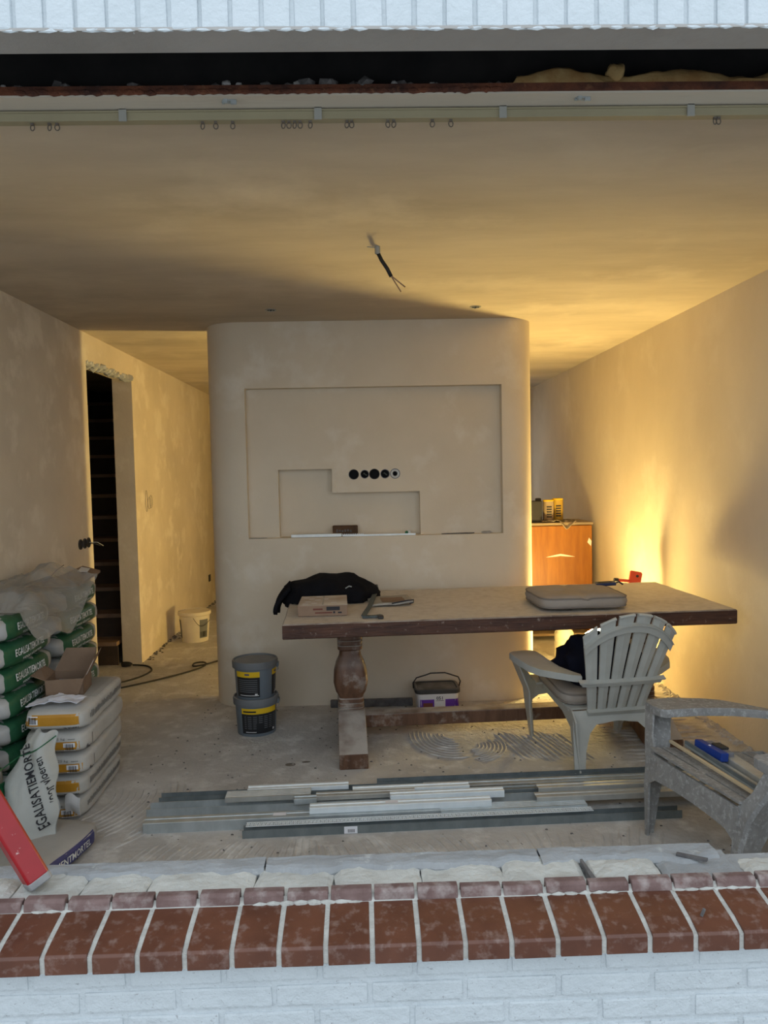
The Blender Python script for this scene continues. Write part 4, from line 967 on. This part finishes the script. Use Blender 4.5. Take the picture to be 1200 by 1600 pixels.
flap([(w_/2, -d_/2, h_), (w_/2, d_/2, h_), (w_/2 + .045, d_/2 + .02, h_ + .10), (w_/2 + .04, -d_/2 + .04, h_ + .085)]); flap([(-w_/2, d_/2, h_), (w_/2, d_/2, h_), (w_/2 + .02, d_/2 + .03, h_ + .10), (-w_/2 + .05, d_/2 + .03, h_ + .105)])
flap([(-w_/2, -d_/2, h_), (w_/2, -d_/2, h_), (w_/2 - .02, -d_/2 - .028, h_ - .065), (-w_/2 + .01, -d_/2 - .024, h_ - .06)])
MB().prism([(w_/2 + .008, -.06, h_ + .012), (w_/2 + .004, -.02, h_ + .005), (w_/2 + .037, .01, h_ + .075), (w_/2 + .037, -.03, h_ + .07)], (-.003, 0, .001)).build('sticker', m_lwhite, cb)
for i in range(7): MB().tube([(rnd.uniform(-.07, .0), rnd.uniform(-.06, .06), .012 + i * .006), (rnd.uniform(.0, .08), rnd.uniform(-.06, .06), .012 + i * .006)], .005, 6).build('screw', m_dark_metal, cb)
pp = empty('paper_sheets', (-1.405, 3.40, .516), R(8), 'crumpled white paper sheets on the topmost white sack', 'paper')
for k, (x0, x1, zz, sd) in enumerate(((-.115, .0, .002, 1), (-.02, .105, .006, 4))):
    b = MB(); b.grid(lambda u, v: (x0 + (x1 - x0) * u + .02 * v, -.06 + .11 * v - .02 * u * k, zz + .010 + .010 * fbm((u * 2, v * 2, sd), 1, 3) + (.018 * u if k == 0 else .018 * (1 - u))), 10, 8); o = b.build('sheet', m_paper, pp, fix=False); md = o.modifiers.new('t', 'SOLIDIFY'); md.thickness = .003
# empty standing sack
es = empty('empty_sack', (-1.385, 3.10, .105), 0, 'slumped empty white and green sack leaning before the white sacks', 'sack')
def esf(u, v):   # u across, v up
    wl_ = -.16 + .13 * v ** 1.5 + .008 * math.sin(v * 7); wr_ = .112 - .010 * v - .035 * v ** 2 + .006 * math.sin(v * 6)
    x = wl_ + (wr_ - wl_) * u; bul = math.sin(math.pi * u)
    y = -.10 + .17 * v - .085 * bul * (1 - .7 * v) + .014 * fbm((u * 2.5, v * 3, 1.5), 1, 4) + .010 * math.sin(u * 8 + v * 7)
    return (x + .008 * math.sin(v * 19 + u), y, -.05 + .40 * v - .03 * u * (1 - v) + (.03 * (1 - abs(2 * u - .9)) * v) + (.012 * math.sin(u * 7) - .035 * math.sin(math.pi * u)) * (1 - v) ** 2 + .01 * math.sin(u * 9) * v)
mb = MB(); mb.grid(esf, 24, 28); off_ = len(mb.v); mb.grid(lambda u, v: (esf(u, v)[0], esf(u, v)[1] + .01 + .07 * math.sin(math.pi * u) * math.sin(math.pi * min(1, v + .1)), esf(u, v)[2]), 24, 28)
ob = mb.build('bag', M('empty_sack_white', (.47, .48, .455), (.41, .42, .395), .6, 4, bump=.2, bscale=16), es, smooth=True, fix=False)
d = Decal(ob, (0.03, -.2, .15), (1, 0, 0), (0, 0, 1), .004)
d.text('EGALISATIEMORTEL', -.018, .03, .34, .040, 0, rot=R(112), bold=.012, lift=.001); d.text('voor vloeren', .030, .04, .19, .030, 0, rot=R(112), bold=.01, lift=.001)
mbx = d.mb
def curve_strip(f, wd_, mi): d.mb.grid(lambda a, c: d.pt(f(a)[0] + wd_ * (c - .5) * f(a)[2], f(a)[1] + wd_ * (c - .5) * f(a)[3]), 14, 1, mi)
curve_strip(lambda a: (-.15 + .19 * a, .115 + .08 * a - .015 * math.sin(a * 3), -.3, 1), .005, 1)
d.build('print', [m_ink, m_foilgreen])
d = Decal(ob, (0.03, -.2, .15), (1, 0, 0), (0, 0, 1), .003)
d.mb.grid(lambda a, c: d.pt(-.19 + (.02 + .03 + .13 * a * a) * c + .0 * a, .06 - .24 * a), 12, 6, 0); d.build('green_field', [m_foilgreen])
d = Decal(ob, (0.03, -.2, .15), (1, 0, 0), (0, 0, 1), .005); d.text('IST', -.125, -.03, .06, .03, 0, rot=R(105), bold=.01); d.build('white_letters', [m_txt])
# blue sack
bs = empty('blue_cement_sack', (-1.345, 2.93, 0), R(-13), 'flat blue and grey cement mortar sack on the floor by the sill', 'sack')
o = sack_mesh(.56, .33, .095, 12, 5).build('bag', M('grey_paper', (.40, .385, .36), (.35, .335, .31), .8, 4, bump=.2), bs, smooth=True); o.location = (0, 0, .0475)
d = Decal(o, (.165, 0, 0), (0, 1, 0), (0, 0, 1), .002); d.rect(-.27, -.038, .20, .030, 0, 16, 5); d.text('CEMENTMORTEL', .03, -.002, .27, .028, 1, bold=.015); d.build('blue_side', [m_bluebag, m_txt])
# plastic sheet and cardboard on the green sacks
ZT = .925
pf = MB()
def sheet(u, v):
    x = -1.84 + .40 * u; y = 3.42 + .66 * v
    z = ZT + .03 + .07 * v + .045 * fbm((u * 3, v * 3, 2), 1, 4) + .05 * math.exp(-((u - .45) ** 2) / .05) * (.4 + .6 * v)
    if u > .72: z -= (u - .72) * (.35 + .35 * math.sin(v * 4)) 
    if v < .15: z -= (.15 - v) * .3
    return (x - .02 * v * u, y + .10 * u * (v - .3), max(z, ZT + .006 if u < .74 else z))
pf.grid(sheet, 34, 40); o = pf.build('plastic_sheet', m_film, None, smooth=False, fix=False); tag(o, 'crumpled clear plastic sheet draped over the green sacks', 'plastic sheet')
md = o.modifiers.new('t', 'SOLIDIFY'); md.thickness = .002
cc = empty('flattened_carton', (-1.68, 4.26, .945), R(6), 'torn brown cardboard on top of the sacks by the doorway', 'cardboard')
MB().prism([(-.15, -.20, 0), (.13, -.22, .005), (.16, .12, .035), (.10, .20, .02), (-.15, .22, 0)], (0, 0, .006)).build('panel', m_card, cc)
MB().prism([(.13, -.22, .012), (.16, .12, .042), (.06, .14, .07), (.02, -.18, .055)], (0, 0, .005)).build('flap', m_card, cc); MB().prism([(.085, -.08, .067), (.125, -.03, .057), (.115, .08, .063), (.07, .07, .074)], (0, 0, .002)).build('sticker', m_lwhite, cc)
MB().tube([(-.08, -.1, .02), (-.05, -.08, .05), (-.03, -.06, .075), (.0, -.02, .10)], .0022, 5).build('wire', m_cable, cc); MB().prism([(-.20, -.30, .01), (-.17, -.30, .01), (-.04, -.1, .04), (-.06, -.08, .045)], (0, 0, .006)).build('black_strip', m_ink, cc)
c3 = MB().prism([(-1.84, 3.36, ZT + .012), (-1.70, 3.37, ZT + .006), (-1.66, 3.46, ZT + .01), (-1.82, 3.50, ZT + .02)], (0, 0, .006)).build('cardboard_scrap', m_card); tag(c3, 'small brown cardboard scrap at left under the plastic sheet', 'cardboard')

# red straightedge leaning at the left
rs = empty('red_straightedge', (-.842, 1.885, .499), 0, 'long red metal straightedge leaning on the sill', 'straightedge')
dirv = Vector((-.92, .02, 1.72)).normalized(); sx = dirv.cross(Vector((0, 1, 0))).normalized()*-1; sy_ = dirv.cross(sx)
def rsp(a, b_, t_): return sx * a + sy_ * b_ + dirv * t_
prof_ = [(-.038, .006), (-.004, -.032), (.004, -.032), (.038, -.002), (.036, .010), (.004, .034), (-.006, .034)]
b = MB(); b.prism([rsp(a, c, .022) for a, c in prof_], dirv * 1.70); b.build('beam', m_redp, rs, bevel=.003, seg=2)
b = MB(); b.prism([rsp(a * 1.04, c * 1.04, .004) for a, c in prof_], dirv * .020); b.build('end_cap', m_cap, rs, bevel=.003)

# ------------------------------------------------------------------ niche contents
nb_ = empty('loose_brick', (-.132, 5.02, 1.1075), R(2), 'dark brown brick standing on the recess shelf', 'brick')
o = MB().box((-.083, -.03, 0), (.083, .03, .068)).build('body', M('brick_brown', (.115, .06, .03), (.07, .04, .022), .9, 14, bump=.4), nb_, bevel=.004); d = Decal(o, (0, -.03, .034), (1, 0, 0), (0, 0, 1), .0008)
for i in range(6): d.rect(-.06 + i * .018, -.008 + rnd.uniform(-.004, .004), -.048 + i * .018, .008 + rnd.uniform(-.004, .004), 0, 1, 1)
d.build('scuffs', [m_rubble])
s1 = MB().box((-.485, 4.955, 1.1075), (-.155, 4.985, 1.1275)).build('aluminium_strip', m_light_metal, bevel=.002); tag(s1, 'bright aluminium strip lying on the recess shelf', 'strip')
s2 = empty('perforated_bead', (.02, 4.968, 1.1075), R(-1), 'thin perforated metal bead on the recess shelf', 'corner bead')
mb = MB(); mb.box((-.17, -.012, 0), (.31, -.008, .012)); mb.box((-.17, .008, 0), (.31, .012, .003))
for i in range(24): mb.box((-.17 + i * .02, -.008, .001), (-.162 + i * .02, .008, .003))
for i in range(12): mb.box((-.17 + i * .012, -.0125, .012), (-.164 + i * .012, -.008, .018))
mb.build('bead', m_light_metal, s2)
g1 = MB().rock((.285, 4.99, 1.122), .022, .016, .015, 2, 2).build('paper_wad', m_txt); tag(g1, 'small white and green wad on the recess shelf', 'wad')
MB().rock((.272, 4.976, 1.124), .012, .006, .010, 5, 2).build('green_patch', m_foilgreen, g1)
g2 = MB().rock((.80, 4.965, 1.113), .036, .014, .010, 7, 2).build('plaster_lump', m_rubble_l); tag(g2, 'flat grey lump at the right end of the recess shelf', 'lump')
g3 = MB().prism([(.50, 4.955, 1.1078), (.70, 4.95, 1.1078), (.72, 4.975, 1.1085), (.66, 4.98, 1.1085)], (0, 0, .006)).build('dark_shim', m_rubble); tag(g3, 'thin dark strip right of centre on the recess shelf', 'strip')
g4 = MB().rock((-.70, 4.955, 1.110), .06, .012, .004, 9, 2).build('plaster_crumb', m_joint); tag(g4, 'flat plaster crumb at the left end of the recess shelf', 'crumb')
g5 = MB().rock((-.345, 5.01, 1.1125), .03, .012, .009, 12, 2).build('plaster_lump', m_rubble_l); tag(g5, 'grey lump behind the bright strip on the recess shelf', 'lump')

# ------------------------------------------------------------------ cabinet corner and lamp
ca = empty('pine_cabinet', (1.61, 6.84, 0), 0, 'orange-lit pine cabinet behind the partition', 'cabinet')
b = MB(); b.box((-.385, -.22, 0), (-.36, .22, 1.025)); b.box((.36, -.22, 0), (.385, .22, 1.025)); b.box((-.36, .2, 0), (.36, .22, 1.025)); b.build('carcass', m_cabinet, ca)
MB().box((-.395, -.235, 1.025), (.395, .225, 1.048)).build('top_board', m_cabtop, ca, bevel=.003)
MB().box((-.383, -.238, .42), (.383, -.221, 1.020)).build('door', m_cabinet, ca, bevel=.003)
for z in (.04, .20, .40): MB().box((-.36, -.215, z), (.36, .2, z + .02)).build('shelf', m_cabtop, ca)
b = MB(); b.grid(lambda u, v: (.05 + .26 * (u - .3), -.2395, .745 + .03 * math.sin(u * math.pi) * 0 + .018 * (1 - abs(2 * u - 1)) + .018 * (v - .5) * math.sin(u * math.pi)), 20, 2); b.build('torn_strip', m_torn, ca, fix=False)
MB().prism([(.34, -.2395, .87), (.355, -.2395, .91), (.378, -.2395, .88), (.372, -.2395, .835)], (0, -.001, 0)).build('torn_corner', m_torn, ca)
rag = MB(); rag.grid(lambda u, v: (1.55 + .30 * u, 6.592 + .22 * v - (.02 if u > .45 and v < .1 else 0), 1.053 + .022 * abs(fbm((u * 3, v * 3, 4), 1, 3)) + .008 - (.075 * (1 - abs(u - .72) / .24) if (v < .1 and abs(u - .72) < .24) else 0)), 20, 12)
o = rag.build('rag', M('rag_cloth', (.40, .33, .25), (.12, .09, .06), .9, 9, lo=.45, hi=.55), None, smooth=True, fix=False); tag(o, 'crumpled dirty rag on top of the pine cabinet', 'rag'); md = o.modifiers.new('t', 'SOLIDIFY'); md.thickness = .004
def can(x, y, label, hgt, mat, prints):
    e = empty('tin_can', (x, y, 1.0485), 0, label, 'can', 'cans on the cabinet'); bo = smooth_by_angle(MB().lathe([(.045, 0), (.048, .004), (.048, hgt), (.044, hgt + .004)], 24).build('body', mat, e), 40)
    MB().lathe([(.049, hgt), (.049, hgt + .012), (.03, hgt + .014)], 24).build('cap', m_yellow, e)
    d = Decal(bo, (0, -.05, hgt * .5), (1, 0, 0), (0, 0, 1), .001); prints(d); d.build('label', [m_ink, m_yellow])
def pr1(d):
    for i in range(5): d.rect(-.025, -.05 + i * .022, .02, -.036 + i * .022, 0, 4, 1)
can(1.632, 6.70, 'pale can with dark lettering on the pine cabinet', .185, m_cabtop, pr1); can(1.725, 6.74, 'yellowish can behind the lettered one on the cabinet', .195, M('can_gold', (.42, .27, .04), rough=.4), pr1)
bc_ = empty('black_case', (1.49, 6.70, 1.0485), 0, 'black tool case on the pine cabinet beside the cans', 'case'); MB().box((-.10, -.06, 0), (.075, .08, .19)).build('body', m_ink, bc_, bevel=.008, seg=2); MB().box((.03, -.02, .185), (.075, .03, .215)).build('handle', m_ink, bc_, bevel=.006)
jg = empty('plastic_jug', (1.585, 6.02, 0), 0, 'translucent plastic jug before the pine cabinet', 'jug')
smooth_by_angle(MB().lathe([(.07, 0), (.078, .01), (.078, .13), (.074, .14), (.078, .15), (.076, .20), (.05, .25), (.024, .272), (.024, .295)], 28).build('bottle', m_jug, jg), 40); MB().lathe([(.028, .285), (.028, .31), (.024, .313)], 20).build('cap', m_tubw, jg)
rb = empty('red_stand', (1.90, 5.28, 0), 0, 'red metal post with bolt hole standing behind the table end', 'stand')
MB().prism([(-.02, 0, 0), (.02, 0, 0), (.02, 0, .6), (.052, 0, .765), (.045, 0, .778), (-.025, 0, .792), (-.033, 0, .785), (-.058, 0, .62)], (0, .02, 0)).build('post', m_red2, rb, bevel=.004, seg=2); b = MB().lathe([(.010, -.003), (.010, .004)], 12); b.v = [(vx + .014, vz, vy + .752) for vx, vy, vz in b.v]; b.build('bolt', m_ink, rb)
MB().tube([(-.14, 0, .728), (-.03, .01, .715)], .011, 8).build('rod', m_red2, rb); MB().lathe([(.014, 0), (.014, .03)], 12).build('rod_tip', m_ink, rb).matrix_local = Matrix.Translation((-.152, 0, .730)) @ Matrix.Rotation(R(95), 4, 'Y'); MB().box((-.09, -.06, 0), (.09, .09, .02)).build('base', m_red2, rb, bevel=.003)
lp = empty('work_lamp', (1.66, 5.53, 0), 0, 'small warm work lamp standing on the floor by the right wall', 'lamp')
MB().lathe([(.085, 0), (.085, .012), (.02, .02), (.016, .15), (.03, .165)], 20).build('base', m_blackp, lp)
def glow(name, e):
    m = bpy.data.materials.new(name); m.use_nodes = True; q = m.node_tree.nodes['Principled BSDF']
    q.inputs['Emission Color'].default_value = (1, .73, .25, 1); q.inputs['Emission Strength'].default_value = e; q.inputs['Base Color'].default_value = (1, .85, .6, 1); return m
TILT = Matrix.Translation((0, 0, .255)) @ Vector((-.60, -.15, .78)).to_track_quat('Z', 'Y').to_matrix().to_4x4()
o = MB().lathe([(.045, -.085), (.09, -.06), (.118, -.02), (.125, .0)], 28, caps=False).build('diffuser_shell', glow('lamp_shell', LAMP_E * .13), lp, smooth=True); o.matrix_local = TILT
o = MB().lathe([(.122, -.004), (.08, .012), (.001, .02)], 28).build('front_lens', glow('lamp_lens', LAMP_E), lp, smooth=True); o.matrix_local = TILT

# ------------------------------------------------------------------ floor texture: adhesive ridges, crumbs
mb = MB()
def ridge(pts, w_=.010, h_=.005):
    P = [Vector(p) for p in pts]; vs = []; n_ = len(P)
    for i in range(n_):
        t_ = (P[min(i + 1, n_ - 1)] - P[max(i - 1, 0)]).normalized(); s = Vector((-t_.y, t_.x, 0)) * w_ / 2
        hh = h_ * (1 if 0 < i < n_ - 1 else 0) * (.7 + .5 * noise.noise(P[i] * 30))
        vs += [P[i] - s, P[i] + Vector((0, 0, hh)), P[i] + s]
    fs = []
    for i in range(n_ - 1): fs += [(3*i, 3*i+1, 3*i+4, 3*i+3), (3*i+1, 3*i+2, 3*i+5, 3*i+4)]
    mb.add(vs, fs)
Zf = .0006
def arcs(cx, cy, r0, r1, n_, a0, a1, ex=1.0, ey=1.0, w_=.012, h_=.006):
    for i in range(n_):
        r_ = r0 + (r1 - r0) * i / max(1, n_ - 1); j = rg.uniform(-6, 6)
        ridge([(cx + ex * r_ * math.cos(R(a0 + j + (a1 - a0) * k / 16)), cy + ey * r_ * math.sin(R(a0 + j + (a1 - a0) * k / 16)), Zf) for k in range(17)], w_, h_)
arcs(.47, 4.30, .05, .24, 9, 170, 285, 1, 1.5); arcs(.55, 4.12, .06, .22, 8, 275, 385, .9, 1.1)
for i in range(13):
    x0 = .76 + i * .030; ridge([(x0 + .10 * k / 8 * (-1) + .06, 3.88 + .42 * k / 8 + .03 * math.sin(i), Zf) for k in range(9)], .013, .006)
arcs(-1.55, 3.55, .30, .62, 12, -40, 15, 1.1, 1.1, .013, .006)
for i in range(60):
    x0 = -1.0 + i * .036; c_ = .10 * math.sin(i * .11 + 1)
    ridge([(x0 + c_ * (k / 8) ** 2, 2.75 + .33 * k / 8 + .04 * math.sin(i * .7), Zf) for k in range(9)], .014, .006)
for i in range(26):
    y0 = 3.75 + i * .062; ridge([(1.35 + .085 * k + rg.uniform(-.01, .01), y0 - .05 * k / 8 + .02 * math.sin(k + i), Zf) for k in range(8)], .020, .009)
for i in range(14):
    ridge([(-1.62 + .03 * i, 6.45 + .012 * i, Zf), (-1.60 + .03 * i, 6.56 + .012 * i, Zf), (-1.585 + .03 * i, 6.68 + .012 * i, Zf)], .010, .004)
o = mb.build('adhesive_ridges', m_floor, floor, fix=False); tag(o, 'combed ridges of dried adhesive on the floor', kind='stuff')
def crumbs(name, mat, n_, seed, region, smin, smax, label):
    r2 = random.Random(seed); mb_ = MB()
    for i in range(n_):
        x, y = region(r2); s = r2.uniform(smin, smax)
        P = [Vector((r2.uniform(-1, 1), r2.uniform(-1, 1), r2.uniform(-.2, .8))) * s for _ in range(5)]
        vs = [(x - s, y - s * .5, 0), (x + s * .9, y - s * .6, 0), (x + s * .2, y + s, 0), (x + P[0].x * .4, y + P[0].y * .4, s * .7), (x - s * .8, y + s * .5, s * .3)]
        mb_.add(vs, [(0, 1, 3), (1, 2, 3), (2, 4, 3), (4, 0, 3)])
    tag(mb_.build(name, mat, floor, fix=False), label, kind='stuff')
crumbs('dark_crumbs', m_rubble, 520, 1, lambda r: (r.uniform(-1.2, 1.7), r.uniform(2.2, 5.0)), .002, .008, 'scattered dark crumbs on the floor')
crumbs('pale_crumbs', m_joint, 420, 2, lambda r: (r.uniform(-1.6, 1.9), r.uniform(2.2, 6.5)), .002, .008, 'scattered pale plaster crumbs on the floor')
crumbs('wall_foot_crumbs', m_floor, 380, 3, lambda r: (2.045 - abs(r.gauss(0, .035)), r.uniform(3.0, 7.5)), .006, .02, 'plaster crumbs along the foot of the right wall')
crumbs('pail_crumbs', m_joint, 120, 4, lambda r: (-.60 + r.gauss(0, .10), 4.30 + r.gauss(0, .05)), .002, .006, 'pale crumbs in front of the pails')
crumbs('passage_crumbs', m_rubble, 150, 5, lambda r: (XL + abs(r.gauss(0, .03)), r.uniform(6.2, 9.2)), .006, .018, 'dark crumbs along the foot of the passage wall')
m_wet = M('damp_stain', (.14, .12, .095), (.2, .17, .14), .5, 10)
for i, (x, y, rx, ry, t) in enumerate(((-.42, 3.92, .028, .022, 'left damp spot on the floor before the table leg'), (-.34, 3.95, .024, .013, 'right damp spot on the floor before the table leg'))):
    b = MB(); b.add([(0, 0, .0012)] + [(rx * (1 + .3 * noise.noise((k, i, 1))) * math.cos(k * .4488), ry * (1 + .3 * noise.noise((k, i, 2))) * math.sin(k * .4488), .0008) for k in range(14)], [(0, k + 1, (k + 1) % 14 + 1) for k in range(14)])
    o = b.build('damp_spot', m_wet, fix=False); o.location = (x, y, 0); tag(o, t, 'stain', 'damp spots')
